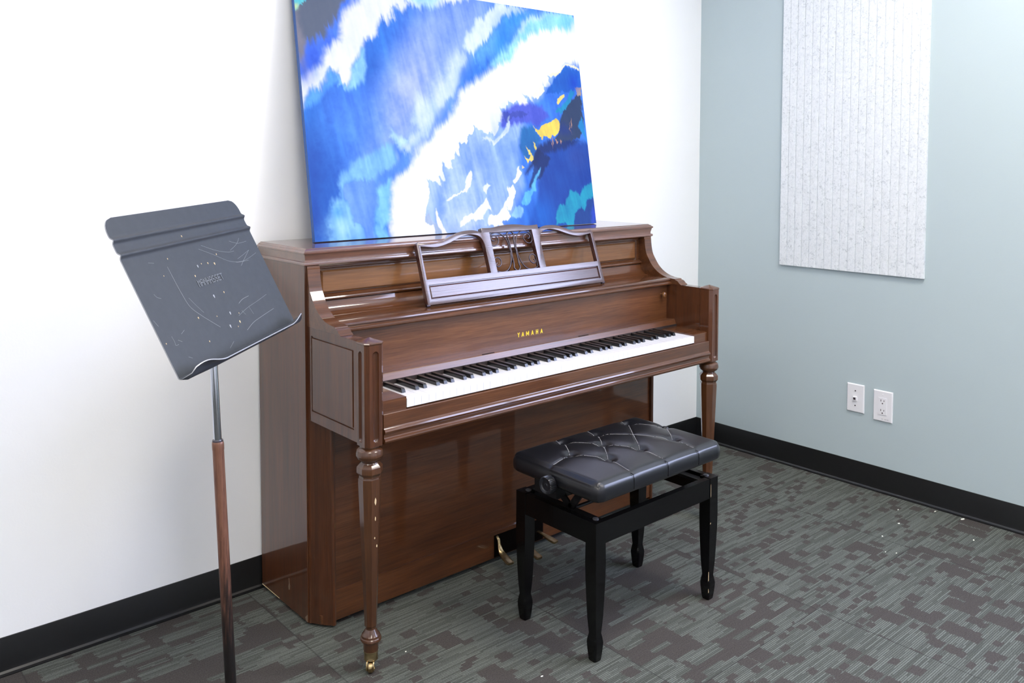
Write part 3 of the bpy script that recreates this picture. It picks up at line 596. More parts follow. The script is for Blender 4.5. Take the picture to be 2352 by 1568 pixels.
sL = [(.2928, .0828), (.3145, .0774), (.3394, .0804), (.3566, .0960), (.3655, .1170), (.3697, .1449), (.3667, .1703), (.3580, .1895), (.3382, .2048), (.3150, .2068), (.2945, .1964), (.2912, .1770), (.3034, .1650), (.3200, .1683), (.3290, .1818), (.3225, .1937), (.3088, .1966), (.2996, .1889), (.3033, .1819), (.3120, .1814)]
sl2 = [(.2925, .0845), (.2930, .0960), (.2910, .1043), (.2945, .1200), (.3060, .1262), (.3175, .1220), (.3222, .1111), (.3161, .0992), (.3040, .0955), (.2980, .1030), (.3040, .1085)]
stem = [(.3768, .2070), (.3690, .1985), (.3724, .1800), (.3738, .1600), (.3735, .1418), (.3728, .1200), (.3735, .1000), (.3710, .0860), (.3790, .0780)]
fl = lambda q: [(.768-a, b) for a, b in q]
for q in (sL, sl2): rt(q); rt(fl(q))
for q in (stem,): rt(q, .0026); rt(fl(q), .0026)
for a in (.3720, .3960):
    tube(bm, [RM @ Vector((a, b, 0)) for b in (.138, .145)], .0042, 10)
P('scrollwork', bm, M['iron'], rack, smo=60, label='wrought iron scrollwork in the centre opening')
for x in (.0030, L-.0030):
    bm = bmesh.new(); c = RM @ Vector((x, -.001, 0)); lathe(bm, [(.001, -.006), (.0055, -.006), (.0055, .006), (.001, .006)], (c.x, c.y, .8745), 14, Vector((1, 0, 0)))
    P('rack_hinge', bm, M['iron'], rack)
# prop behind the rack
bm = bmesh.new(); a = RM @ Vector((L/2, .12, -.009)); tube(bm, [a, Vector((a.x, -.2900, .915))], .0025, 8); P('rack_prop', bm, M['iron'], rack)
# wear marks on legs: bare wood chips
for (x, z, h, w) in [(.0235, .447, .010, .0028), (.0238, .402, .006, .0016), (.0225, .352, .003, .0015), (.0290, .330, .004, .0018)]:
    r = .0160+(z-.112)/(.490-.112)*(.0296-.0160); y = -.590-r*math.cos(PI/8)-.0003
    pts = [(x, z+h), (x+w, z+h*.3), (x+w*.8, z-h*.5), (x, z-h), (x-w, z-h*.3), (x-w*.7, z+h*.5)]
    bm = bmesh.new(); loft(bm, [[(a, y, b) for a, b in pts], [(a, y+.0006, b) for a, b in pts]])
    P('wood_chip_mark', bm, M['chip_dark'], LEG0, smo=0, label='pale chipped spot')

# ------------------------------------------------------------------ painting
cvs = thing('painting', 'large unframed blue and white abstract painting leaning on the wall on top of the piano', 'painting', (.1085+.605, -.163, 1.0606))
CO = Vector((.1085, -.163, 1.0634)); CU = Vector((0, .128, .8094)).normalized(); CN = Vector((1, 0, 0)).cross(CU)
CW, CHh = 1.2110, .8200
def paint_grid():
    nx, nz = 640, 434
    S, T = np.meshgrid(np.linspace(0, CW, nx), np.linspace(0, CHh, nz))
    s = S*1000; t = T*1000
    rng = np.random.RandomState(5)
    def vnoise(x, y, seed):
        r = np.random.RandomState(seed); g = r.rand(256, 256)
        xi = np.floor(x).astype(int); yi = np.floor(y).astype(int); fx = x-xi; fy = y-yi
        fx = fx*fx*(3-2*fx); fy = fy*fy*(3-2*fy)
        q = lambda i, j: g[i % 256, j % 256]
        return (q(xi, yi)*(1-fx)+q(xi+1, yi)*fx)*(1-fy)+(q(xi, yi+1)*(1-fx)+q(xi+1, yi+1)*fx)*fy-.5
    # fibre direction of the poured pigment: steep, slightly left-leaning
    a = R(100); fu = s*math.cos(a)+t*math.sin(a); fv = -s*math.sin(a)+t*math.cos(a)
    jag = vnoise(fv/7, fu/60, 1)*1.0+vnoise(fv/4, fu/34, 2)*1.0+vnoise(fv/18, fu/60, 3)*1.2
    iso = vnoise(s/14, t/14, 4)+.6*vnoise(s/6, t/6, 5)
    ws = s+iso*7+vnoise(s/32, t/32, 20)*9; wt = t+iso*5+vnoise(s/32, t/32, 21)*9
    img = np.ones(s.shape+(3,))*np.array(lin((254, 254, 255)))
    for L_ in PAINT:
        col = np.array(lin(L_[0]))
        if L_[1] == 'g':
            (c, rx, ry, ang, st) = L_[2]
            rx *= 1.85; ry *= 1.75; an = R(-ang)
            dx = ws-c[0]; dy = wt-c[1]
            u = dx*math.cos(an)+dy*math.sin(an); v = -dx*math.sin(an)+dy*math.cos(an)
            al = st*np.exp(-((u/rx)**2+(v/ry)**2)**1.15)
        else:
            pts = np.array(L_[3], float); soft = L_[1]*(1.7 if L_[1] < 7 else 3.0); jg = L_[2]*2.2
            px, py = ws, wt+jag*jg
            px = px+jag*jg*.25
            bb = (pts[:, 0].min()-60, pts[:, 0].max()+60, pts[:, 1].min()-60, pts[:, 1].max()+60)
            mk = (s > bb[0]) & (s < bb[1]) & (t > bb[2]) & (t < bb[3])
            if not mk.any(): continue
            X, Y = px[mk], py[mk]
            d2 = np.full(X.shape, 1e12); ins = np.zeros(X.shape, bool); n = len(pts)
            for i in range(n):
                x1, y1 = pts[i]; x2, y2 = pts[(i+1) % n]
                ex, ey = x2-x1, y2-y1; l2 = ex*ex+ey*ey+1e-9
                h = np.clip(((X-x1)*ex+(Y-y1)*ey)/l2, 0, 1)
                d2 = np.minimum(d2, (X-x1-h*ex)**2+(Y-y1-h*ey)**2)
                if y1 != y2:
                    c = ((y1 > Y) != (y2 > Y)) & (X < (x2-x1)*(Y-y1)/(y2-y1)+x1); ins ^= c
            sd = np.sqrt(d2)*np.where(ins, 1, -1)
            al = np.zeros(s.shape); q = np.clip((sd+soft*.5)/soft, 0, 1); al[mk] = q*q*(3-2*q)*(L_[4] if len(L_) > 4 else 1)
        img = img*(1-al[..., None])+col*al[..., None]
    # faint pigment streaks
    md = .30*vnoise(fv/24, fu/110, 9)+.16*vnoise(fv/7, fu/50, 12)+.22*vnoise(s/55, t/55, 10)+.10*iso
    sat = (img.max(-1)-img.min(-1))[..., None]
    img = img*(1+md[..., None]*np.clip(sat*2.2, .04, 1)*np.array((1.5, 1.0, .45)))
    return nx, nz, S, T, np.clip(img**1.18*.66, 0, 1)
nx, nz, S, T, img = paint_grid()
Px = (S[..., None]*np.array((1, 0, 0))+T[..., None]*np.array(CU)+np.array(CO+CN*.0-OFF)).reshape(-1, 3)
i0 = (np.arange(nz-1)[:, None]*nx+np.arange(nx-1)).ravel()
faces = np.stack([i0, i0+1, i0+1+nx, i0+nx], 1)
me = bpy.data.meshes.new('printed_face'); me.from_pydata(Px.tolist(), [], faces.tolist())
ca = me.color_attributes.new('pigment', 'FLOAT_COLOR', 'POINT')
ca.data.foreach_set('color', np.concatenate([img.reshape(-1, 3), np.ones((nx*nz, 1))], 1).astype(np.float32).ravel())
me.materials.append(M['canvas'])
pf = bpy.data.objects.new('printed_face', me); COL.objects.link(pf); pf.parent = cvs
M['canvas_edge'] = plain('painted_canvas_edge', (40, 84, 150), .5)
bm = bmesh.new(); c8 = lambda x, z, d: CO+Vector((x, 0, 0))+CU*z+CN*d
rect_rings(bm, [(.004, CW-.004, .004, CHh-.004, -.016), (0, CW, 0, CHh, -.016), (0, CW, 0, CHh, -.0006)], c8, cap_last=True)
obj('stretcher_board', bm, M['canvas_edge'], cvs, 0)

# ------------------------------------------------------------------ acoustic panel on the grey wall
ap = thing('acoustic_panel', 'tall pale speckled felt acoustic panel with vertical grooves on the grey wall', 'wall panel', (XW, -.73, 1.5))
ns = 18; wsz = .6014/ns; prof = []
y0 = -.4284-.6014
for i in range(ns):
    a = y0+i*wsz; b = a+wsz
    if i == 0: prof.append((a, -.012))
    else: prof.append((a+.0022, -.012))
    if i < ns-1: prof += [(b-.0022, -.012), (b-.0006, -.0085), (b+.0006, -.0085)]
    else: prof.append((b, -.012))
bm = bmesh.new(); pts = [(XW-.0004, y0)]+[(XW+o, y) for y, o in prof]+[(XW-.0004, y0+.6014)]
prism(bm, pts, 'z', .8610, 2.30); obj('felt_board', bm, M['felt'], ap, 15)

# ------------------------------------------------------------------ wall plates
def plate(name, label, cat, y1, z0, w, h):
    t = thing(name, label, cat, (XW, y1-w/2, z0+h/2))
    bm = bmesh.new(); pp = lambda y, z, d: (XW-d, y, z)
    rect_rings(bm, [(y1-w, y1, z0, z0+h, .0), (y1-w, y1, z0, z0+h, .003), (y1-w+.003, y1-.003, z0+.003, z0+h-.003, .006)], pp)
    obj('cover_plate', bm, M['plate'], t, 20); return t
yA, zA, wA, hA = -.7382, .2951, .0708, .1139
t = plate('phone_jack', 'white wall plate with one small square jack, nearer the piano', 'wall socket', yA, zA, wA, hA)
yc, zc = yA-wA/2, zA+hA/2
bm = bmesh.new(); box(bm, XW-.0125, XW-.0058, yc-.0075, yc+.0075, zc-.0085, zc+.0065); jk = obj('jack', bm, M['plate'], t, bevel=.0008)
bm = bmesh.new(); box(bm, XW-.0129, XW-.0124, yc-.004, yc+.005, zc-.0055, zc+.0035); obj('jack_hole', bm, M['plate_dark'], jk)
for dz in (.030, -.030):
    bm = bmesh.new(); lathe(bm, [(.001, -.0058), (.0028, -.0062), (.0022, -.0072), (.0005, -.0075)], (XW, yc, zc+dz), 12, Vector((1, 0, 0))); obj('screw', bm, M['plate_dark'], t)
yB2, zB2, wB, hB = -.8470, .2820, .0754, .1214
t = plate('power_outlet', 'white double power outlet plate, farther from the piano', 'wall socket', yB2, zB2, wB, hB)
yc, zc = yB2-wB/2, zB2+hB/2
bm = bmesh.new(); box(bm, XW-.0078, XW-.0055, yc-.0165, yc+.0165, zc-.0335, zc+.0335); rc = obj('receptacle', bm, M['plate'], t, bevel=.0006)
for cz in (zc+.0190, zc-.0190):
    bm = bmesh.new(); box(bm, XW-.0082, XW-.0077, yc+.0052, yc+.0072, cz-.0005, cz+.0075); box(bm, XW-.0082, XW-.0077, yc-.0072, yc-.0052, cz, cz+.0065)
    lathe(bm, [(.0004, -.0078), (.0026, -.0078), (.0026, -.0082), (.0004, -.0082)], (XW, yc, cz-.0075), 12, Vector((1, 0, 0)))
    obj('outlet_slots', bm, M['plate_dark'], rc, 0)
bm = bmesh.new(); lathe(bm, [(.001, -.0058), (.0024, -.0060), (.0018, -.0066), (.0005, -.0068)], (XW, yc, zc+.046), 12, Vector((1, 0, 0))); obj('screw', bm, M['plate'], t)
bm = bmesh.new()
for (a, b, c) in ((-.0010, .003, 0), (-.0020, -.002, -.0006), (-.0130, -.0090, 0), (-.0152, -.0142, .0002), (-.0195, -.0172, 0), (-.0240, -.0210, .0003)):
    box(bm, XW-.0064, XW-.0060, yc+min(a, b), yc+max(a, b), zc-.0510+c, zc-.0498+c)
obj('printed_text', bm, M['steel'], t, 0, label='faint grey printed rating text')

# ------------------------------------------------------------------ piano bench
bx0, bx1, by0, by1, bz = .4730, 1.0010, -.9520, -.6450, .3720
bench = thing('piano_bench', 'black adjustable piano bench with tufted leather seat in front of the keyboard', 'bench', ((bx0+bx1)/2, (by0+by1)/2, 0))
def Q(name, bm, mat, par=None, **k): return obj(name, bm, mat, par or bench, **k)
tl = .0375
def sq(cx, cy, h, z, ch=.12): c = h*ch; return [(cx-h, cy-h+c, z), (cx-h+c, cy-h, z), (cx+h-c, cy-h, z), (cx+h, cy-h+c, z), (cx+h, cy+h-c, z), (cx+h-c, cy+h, z), (cx-h+c, cy+h, z), (cx-h, cy+h-c, z)]
for cx in (bx0+tl/2, bx1-tl/2):
    for cy in (by0+tl/2, by1-tl/2):
        bm = bmesh.new()
        loft(bm, [sq(cx, cy, h/2, z, c) for h, z, c in [(.0225, 0, .3), (.0255, .003, .3), (.0300, .018, .3), (.0345, .040, .3), (.0355, .050, .3), (.0325, .060, .3), (.0250, .073, .2), (.0252, .080, .1), (.0300, .115, .06), (.0335, .160, .05), (.0372, .215, .04), (.0385, .260, .04), (.0380, .300, .04), (.0375, .312, .04), (.0375, bz, .04)]])
        leg = Q('leg', bm, M['lacquer'], smo=25)
        if cx > .7 and cy < -.8: RLEG = leg
        bm = bmesh.new(); lathe(bm, [(.001, bz-.001), (.0085, bz-.001), (.0085, bz+.0015), (.006, bz+.0028), (.001, bz+.003)], (cx+(.006 if cx < .7 else -.006), cy+(.006 if cy < -.8 else -.006), 0), 18)
        Q('leg_bolt', bm, M['steel'], leg)
zr0, zr1 = .3120, bz-.0012
for a in ((bx0+tl, bx1-tl, by0+.0015, by0+.020), (bx0+tl, bx1-tl, by1-.020, by1-.0015), (bx0+.0015, bx0+.020, by0+tl, by1-tl), (bx1-.020, bx1-.0015, by0+tl, by1-tl)):
    Q('rail', B(a[0], a[1], a[2], a[3], zr0, zr1), M['lacquer'], bevel=.001)
# lift mechanism
for x in (bx0+.042, bx1-.042):
    sc = Q('lift_plate', B(x-.012, x+.012, by0+.022, by1-.022, .3560, .3640), M['black_metal'], bevel=.001)
    for s in (-1, 1):
        bm = bmesh.new(); yc = -.820
        a = Vector((x, yc, .3640)); b = Vector((x, yc+(.078 if s > 0 else -.045), .4270)); d = (b-a).normalized(); nn = Vector((1, 0, 0)).cross(d)
        loft(bm, [[p+Vector((dx, 0, 0))+nn*w for dx, w in ((-.0035, -.010), (.0035, -.010), (.0035, .010), (-.0035, .010))] for p in (a, b)])
        Q('lift_arm', bm, M['black_metal'], sc, bevel=.0008)
bm = bmesh.new(); tube(bm, [(bx0+.050, -.820, .3600), (bx1-.050, -.820, .3600)], .005, 10); Q('lift_rod', bm, M['black_metal'])
bm = bmesh.new(); tube(bm, [(bx0-.010, -.785, .4240), (bx1+.010, -.785, .4240)], .0045, 10); Q('screw_rod', bm, M['black_metal'])
Q('gear_box', B(bx0+.006, bx0+.040, -.800, -.715, .3900, .4300), M['black_metal'], bevel=.003)
sx0, sx1, sy0, sy1 = .4760, 1.0200, -.9560, -.6150
Q('seat_board', B(sx0+.025, sx1-.025, sy0+.025, sy1-.025, .4270, .4400), M['lacquer'], bevel=.002)
for x, s in ((bx0-.012, -1), (bx1+.020, 1)):
    bm = bmesh.new(); n = 144; cz = .4300
    def kr(h, r, ribs): return [(x+s*h, -.785+(r-(.0017 if (ribs and (k//2) % 2) else 0))*math.cos(2*PI*k/n), cz+(r-(.0017 if (ribs and (k//2) % 2) else 0))*math.sin(2*PI*k/n)) for k in range(n)]
    loft(bm, [kr(-.016, .010, 0), kr(-.012, .010, 0), kr(-.012, .0238, 1), kr(.0085, .0238, 1), kr(.0100, .0215, 0), kr(.0085, .0170, 0), kr(.0060, .0150, 0), kr(.0060, .0060, 0), kr(.0075, .0040, 0)])
    Q('height_knob', bm, M['knob'], smo=25)
# tufted cushion
BT = [(.9371, -.6571), (1.0041, -.753), (.7747, -.6752), (.9176, -.850), (.6497, -.6561), (.7130, -.7549), (.7705, -.8475), (.5860, -.7484), (.6403, -.8428)]
SE = [((.6497, -.6561), (.5860, -.7484)), ((.7747, -.6752), (.7130, -.7549)), ((.7130, -.7549), (.6403, -.8428)), ((.9371, -.6571), (.850, -.753)), ((.850, -.753), (.7705, -.8475)), ((1.0041, -.753), (.9176, -.850)),
      ((.6497, -.6561), (.7130, -.7549)), ((.7130, -.7549), (.7705, -.8475)), ((.7705, -.8475), (.7602, -.953)), ((.7747, -.6752), (.850, -.753)), ((.850, -.753), (.9176, -.850)), ((.9176, -.850), (.8996, -.953)),
      ((.9371, -.6571), (1.0041, -.753)), ((.5860, -.7484), (.6403, -.8428)), ((.6403, -.8428), (.6157, -.953)), ((.6497, -.6561), (.6394, -.618)), ((.7747, -.6752), (.775, -.618)), ((.9371, -.6571), (.9345, -.618)), ((.5860, -.7484), (.480, -.775))]
def seat_h(x, y):
    u = (x-(sx0+sx1)/2)/((sx1-sx0)/2); v = (y-(sy0+sy1)/2)/((sy1-sy0)/2)
    h = .4745+.009*(1-u*u)*(1-v*v)
    best = 0
    for a, b in BT:
        d2 = (x-a)**2+(y-b)**2; best += .0115*math.exp(-d2/(.019**2))
    cr = 0
    for (a, b), (c, d) in SE:
        ex, ey = c-a, d-b; L2 = ex*ex+ey*ey; tt = max(0, min(1, ((x-a)*ex+(y-b)*ey)/L2))
        dd = math.hypot(x-a-tt*ex, y-b-tt*ey)
        cr = max(cr, .0016*math.exp(-(dd/.0045)**2)+.0022*math.exp(-(dd/.020)**2))
    fade = min(1, (1-abs(u))/.12+.12)*min(1, (1-abs(v))/.20+.12)
    return h-(best+cr)*fade
bm = bmesh.new(); nxq, nyq = 150, 96
er = .0150
def edge_map(u):   # parameter -1..1 -> position and drop at the rounded border
    return u
g = []
for j in range(nyq+1):
    row = []
    for i in range(nxq+1):
        x = sx0+.010+(sx1-sx0-.020)*i/nxq; y = sy0+.010+(sy1-sy0-.020)*j/nyq
        dx = min(x-sx0-.010, sx1-.010-x); dy = min(y-sy0-.010, sy1-.010-y)
        def dr(d): return 0 if d > er else er-math.sqrt(max(0, er*er-(er-d)**2)) if d > 0 else er
        z = seat_h(x, y)-.62*dr(dx)*.6-.62*dr(dy)*.6
        # round the plan corners
        row.append(bm.verts.new((x, y, z)))
    g.append(row)
for j in range(nyq):
    for i in range(nxq): bm.faces.new((g[j][i], g[j][i+1], g[j+1][i+1], g[j+1][i]))
loop = [g[0][i] for i in range(nxq+1)]+[g[j][nxq] for j in range(1, nyq+1)]+[g[nyq][i] for i in range(nxq-1, -1, -1)]+[g[j][0] for j in range(nyq-1, 0, -1)]
cx, cy = (sx0+sx1)/2, (sy0+sy1)/2; hx, hy = (sx1-sx0)/2, (sy1-sy0)/2
def onb(v, o, z):
    x, y = v.co.x-cx, v.co.y-cy
    kx, ky = hx-.010, hy-.010
    r = .016
    X, Y = max(-(kx), min(kx, x)), max(-(ky), min(ky, y))
    nxn = 1 if x > kx-1e-5 else (-1 if x < -kx+1e-5 else 0); nyn = 1 if y > ky-1e-5 else (-1 if y < -ky+1e-5 else 0)
    # smooth normal near the corners
    ax = max(0, abs(x)-(kx-r))/r; ay = max(0, abs(y)-(ky-r))/r
    sxn, syn = math.copysign(1, x), math.copysign(1, y)
    if nxn: nx_, ny_ = 1, ay
    else: nx_, ny_ = ax, 1
    l = math.hypot(nx_, ny_); 
    if ax > 0 and ay > 0: fx, fy = sxn*nx_/l, syn*ny_/l
    elif nxn: fx, fy = sxn, 0
    else: fx, fy = 0, syn
    pull = .35*r*ax*ay if (ax > 0 and ay > 0) else 0
    return (cx+X+fx*(o-pull), cy+Y+fy*(o-pull), z)
prev = loop
for o, dz in [(.0040, -.0020), (.0075, -.0055), (.0095, -.0110), (.0105, -.0180), (.0105, -.0300), (.0085, -.0390), (.0040, -.0430), (-.0200, -.0430)]:
    ring = []
    for v in loop:
        base = .4650
        ring.append(bm.verts.new(onb(v, o, base+dz if dz < -.006 else v.co.z+dz)))
    for a in range(len(loop)):
        b = (a+1) % len(loop); bm.faces.new((prev[b], prev[a], ring[a], ring[b]))
    prev = ring
bm.faces.new(prev)
cush = Q('cushion', bm, M['leather'], smo=60)
bm = bmesh.new()
rnd = random.Random(3)
for (a, b), (c, d) in SE:
    L_ = math.hypot(c-a, d-b); n = int(L_/.0042)
    for k in range(n):
        if rnd.random() < .12: continue
        t0, t1 = (k+.18)/n, (k+.72)/n
        p, q = (a+(c-a)*t0, b+(d-b)*t0), (a+(c-a)*t1, b+(d-b)*t1)
        if q[1] < sy0+.02 or q[1] > sy1-.014 or q[0] < sx0+.02: continue
        tube(bm, [(p[0], p[1], seat_h(*p)+.0002), ((p[0]+q[0])/2, (p[1]+q[1])/2, seat_h((p[0]+q[0])/2, (p[1]+q[1])/2)+.0007), (q[0], q[1], seat_h(*q)+.0002)], .00065, 5)
Q('stitching', bm, M['thread'], cush, label='pale grey seam stitching')
for x in (.6157, .7602, .8996):
    bm = bmesh.new(); tube(bm, [(x-.001, sy0+.012, seat_h(x, sy0+.012)-.0035), (x, sy0+.0035, .4690), (x, sy0-.0002, .4600), (x, sy0-.0006, .4480), (x, sy0-.0004, .4300)], .0007, 6)
    Q('front_seam', bm, M['black_gap'], cush)
for a, b in BT:
    bm = bmesh.new(); z = seat_h(a, b); lathe(bm, [(.001, z-.003), (.0085, z-.003), (.0105, z+.0015), (.0088, z+.0045), (.0045, z+.0058), (.0005, z+.0062)], (a, b, 0), 20)
    Q('seat_button', bm, M['button'], cush)
for (x, z, h, w) in [(bx1-tl+.0030, .335, .020, .0006), (bx1-tl+.0030, .245, .011, .0012), (bx1-tl+.004, .075, .014, .0010), (bx1-tl+.0045, .035, .010, .0010)]:
    y = by0-.0002 if z > .2 else by0+.0045
    bm = bmesh.new(); loft(bm, [[(x-w, y, z-h), (x+w, y, z-h*.8), (x+w*.8, y, z+h), (x-w*.5, y, z+h*.8)], [(x-w, y+.0008, z-h), (x+w, y+.0008, z-h*.8), (x+w*.8, y+.0008, z+h), (x-w*.5, y+.0008, z+h*.8)]])
    Q('paint_chip_mark', bm, M['chip_dark'], RLEG, smo=0, label='pale chipped paint')

# ------------------------------------------------------------------ music stand
SP = Vector((-.3585, -.709, .9113)); SWd = Vector((.77794529, .62774086, .02724959)); SU = Vector((-.30245188, .33610368, .89194012)); SN = SWd.cross(SU).normalized()
pole0 = Vector((-.3791, -.6748, 0.0)); pd = (Vector((-.40355, -.65349, .8695))-Vector((-.38348, -.67069, .1679))).normalized()
stand = thing('music_stand', 'black metal music stand with scratched desk and brown pole, left of the piano', 'music stand', (pole0.x, pole0.y, 0))
def S_(name, bm, mat, par=None, **k): return obj(name, bm, mat, par or stand, **k)
SM = lambda a, b, c: SP+SWd*a+SU*b+SN*c
def zrib(b):   # folded ridges near the top
    h = 0.0
    for c in (.2800, .2490): h += .0058*math.exp(-((b-c)/.0048)**2)
    return h+(.0035 if b > .2650 else 0)*0
bs = sorted(set([i*.008 for i in range(0, 29)]+[.226+i*.0015 for i in range(0, 48)]+[.300, .306, .312, .318, .322, .3257]))
na = 64; rings_f = []
def wlim(b):
    r = .0300; top_ = .3257
    d = b-(top_-r)
    w = .254 if d <= 0 else .254-r+math.sqrt(max(0, r*r-d*d))
    return w+ (.0012*math.exp(-((b-.2800)/.006)**2)+.0012*math.exp(-((b-.2490)/.006)**2)) - (.0 if b < .27 else .0)
def edgec(a):
    s = max(0, min(1, (abs(a)-.150)/.095)); s = s*s*(3-2*s); return -.0045+.0180*s
def lipw(a):
    q = abs(a)
    if q < .196: return .0450
    return .0450*math.sqrt(max(0, 1-((q-.196)/.0582)**2))
bm = bmesh.new()
prof_rows = []
for k in range(14, 0, -1):                # the curled lip from its free edge down to the fold
    prof_rows.append(('lip', k/14))
for b in bs: prof_rows.append(('face', b))
V = []
for kind, q in prof_rows:
    row = []
    for i in range(na+1):
        t = -1+2*i/na
        if kind == 'face': row.append(SM(t*wlim(q), q, zrib(q)))
        else:
            a = t*.254; wmax = lipw(a); c = wmax*q; f = c/.045
            sag = -.0080*math.sin(min(1, f*1.6)*PI)*(1 if f < .62 else 1) if f < .625 else 0
            up_ = edgec(a)*f*f
            row.append(SM(a, up_+sag, c))
    V.append(row)
th = .0011
vf = [[bm.verts.new(p) for p in row] for row in V]
def nrm(j, i):
    a = V[min(j+1, len(V)-1)][i]-V[max(j-1, 0)][i]; b = V[j][min(i+1, na)]-V[j][max(i-1, 0)]
    n_ = b.cross(a)
    return n_.normalized() if n_.length > 1e-9 else SN
vb = [[bm.verts.new(V[j][i]-nrm(j, i)*th*2) for i in range(na+1)] for j in range(len(V))]
for j in range(len(V)-1):
    for i in range(na):
        bm.faces.new((vf[j][i], vf[j][i+1], vf[j+1][i+1], vf[j+1][i])); bm.faces.new((vb[j][i+1], vb[j][i], vb[j+1][i], vb[j+1][i+1]))
def rim(a, b, c, d):
    f = bm.faces.new((a, b, c, d)); f.material_index = 1
for i in range(na): rim(vf[0][i+1], vf[0][i], vb[0][i], vb[0][i+1]); rim(vf[-1][i], vf[-1][i+1], vb[-1][i+1], vb[-1][i])
for j in range(len(V)-1): rim(vf[j][0], vf[j+1][0], vb[j+1][0], vb[j][0]); rim(vf[j+1][na], vf[j][na], vb[j][na], vb[j+1][na])
desk = S_('desk', bm, [M['desk_black'], M['bare_edge']], smo=40)
# stamped lettering
FONT = {'M': ['10001', '11011', '10101', '10001', '10001', '10001', '10001'], 'A': ['01110', '10001', '10001', '11111', '10001', '10001', '10001'], 'N': ['10001', '11001', '10101', '10011', '10001', '10001', '10001'],
        'H': ['10001', '10001', '10001', '11111', '10001', '10001', '10001'], 'S': ['01111', '10000', '10000', '01110', '00001', '00001', '11110'], 'E': ['11111', '10000', '10000', '11110', '10000', '10000', '11111'], 'T': ['11111', '00100', '00100', '00100', '00100', '00100', '00100']}
bm = bmesh.new(); txt = 'MANHASSET'; cwd = .104/len(txt)
for k, ch in enumerate(txt):
    for r_, line in enumerate(FONT[ch]):
        for c_, bit in enumerate(line):
            if bit == '1':
                a0 = -.0565+k*cwd+c_*cwd/6; b0 = .1640-(r_+1)*.0022
                p = [SM(a0, b0, .0004), SM(a0+cwd/6, b0, .0004), SM(a0+cwd/6, b0+.0022, .0004), SM(a0, b0+.0022, .0004)]
                p2 = [v_+SN*.0007 for v_ in p]; loft(bm, [p, p2])
bmesh.ops.remove_doubles(bm, verts=bm.verts, dist=1e-5)
M['stamp'] = plain('stamped_metal', (108, 112, 118), .4)
S_('stamped_lettering', bm, M['stamp'], desk, smo=0)
# scratches and chips in the paint
def scratch(pts, w=.0003):
    bm = bmesh.new()
    P_ = catmull([Vector((a, b, 0)) for a, b in pts], 8)
    for p, q in zip(P_, P_[1:]):
        d = (q-p); d = d.normalized() if d.length else Vector((1, 0, 0)); n_ = Vector((-d.y, d.x, 0))*w
        f = [SM(v.x, v.y, .0001) for v in (p-n_, p+n_, q+n_, q-n_)]; loft(bm, [f, [v+SN*.0002 for v in f]])
    S_('scratch_mark', bm, M['scratch'], desk, smo=0, label='pale scratch in the black paint')
for k, sc_ in enumerate(SCR): scratch(sc_, .0003 if k in (0, 3, 4) else .0002)
for (a, b, r) in CHIPS:
    c = [SM(a+r*.8*math.cos(k*PI/4), b+r*1.2*math.sin(k*PI/4)*(1+.3*math.sin(k*2.3)), .0003) for k in range(8)]; bm = bmesh.new(); loft(bm, [c, [v+SN*.0005 for v in c]])
    S_('paint_chip', bm, M['bare_edge'] if r > .0026 else M['chip_dark'], desk, smo=0, label='bare spot in the black paint')
# clutch and pole
MT = SM(0, .108, -.030)
bm = bmesh.new()
lathe(bm, [(.001, 0), (.034, 0), (.034, .003), (.020, .006), (.016, .022), (.001, .022)], SM(0, .108, -.003), 24, -SN)
S_('clutch', bm, M['black_metal'], smo=30)
def pp(z): return Vector((-.38348, -.67069, .1679))+pd*((z-.1679)/pd.z)
bm = bmesh.new(); lathe(bm, [(.001, 0), (.0082, 0), (.0082, (MT.z-.02-.690)/pd.z), (.001, (MT.z-.02-.690)/pd.z)], pp(.690), 28, pd); S_('upper_tube', bm, M['chrome'])
bm = bmesh.new(); lathe(bm, [(.001, 0), (.0120, 0), (.0120, .012), (.012, .60), (.0120, .612), (.0126, .616), (.0126, .627), (.0118, .632), (.0100, .634), (.001, .634)], pp(.070), 28, pd); S_('lower_tube', bm, M['pole'])
bm = bmesh.new(); lathe(bm, [(.001, 0), (.011, .0), (.0118, .004), (.0110, .008), (.001, .008)], pp(.697), 24, pd); S_('collar', bm, M['iron'])
bm = bmesh.new(); c0 = pp(.085); lathe(bm, [(.001, 0), (.020, 0), (.024, .012), (.022, .030), (.015, .045), (.013, .050), (.001, .050)], c0-pd*.04, 24, pd); hub = S_('base_hub', bm, M['black_metal'])
for a in (205, 325, 85):
    d = Vector((math.cos(R(a)), math.sin(R(a)), 0)); bm = bmesh.new()
    pts = [Vector((pole0.x, pole0.y, .080))+d*.012, Vector((pole0.x, pole0.y, .078))+d*.06, Vector((pole0.x, pole0.y, .055))+d*.14, Vector((pole0.x, pole0.y, .024))+d*.21, Vector((pole0.x, pole0.y, .0120))+d*.245]
    tube(bm, catmull(pts, 6), .0095, 12); lg = S_('base_leg', bm, M['black_metal'])
    bm = bmesh.new(); lathe(bm, [(.001, 0), (.012, 0), (.013, .008), (.011, .020), (.001, .020)], Vector((pole0.x, pole0.y, .0))+d*.247, 16); S_('rubber_foot', bm, M['black_gap'], lg)

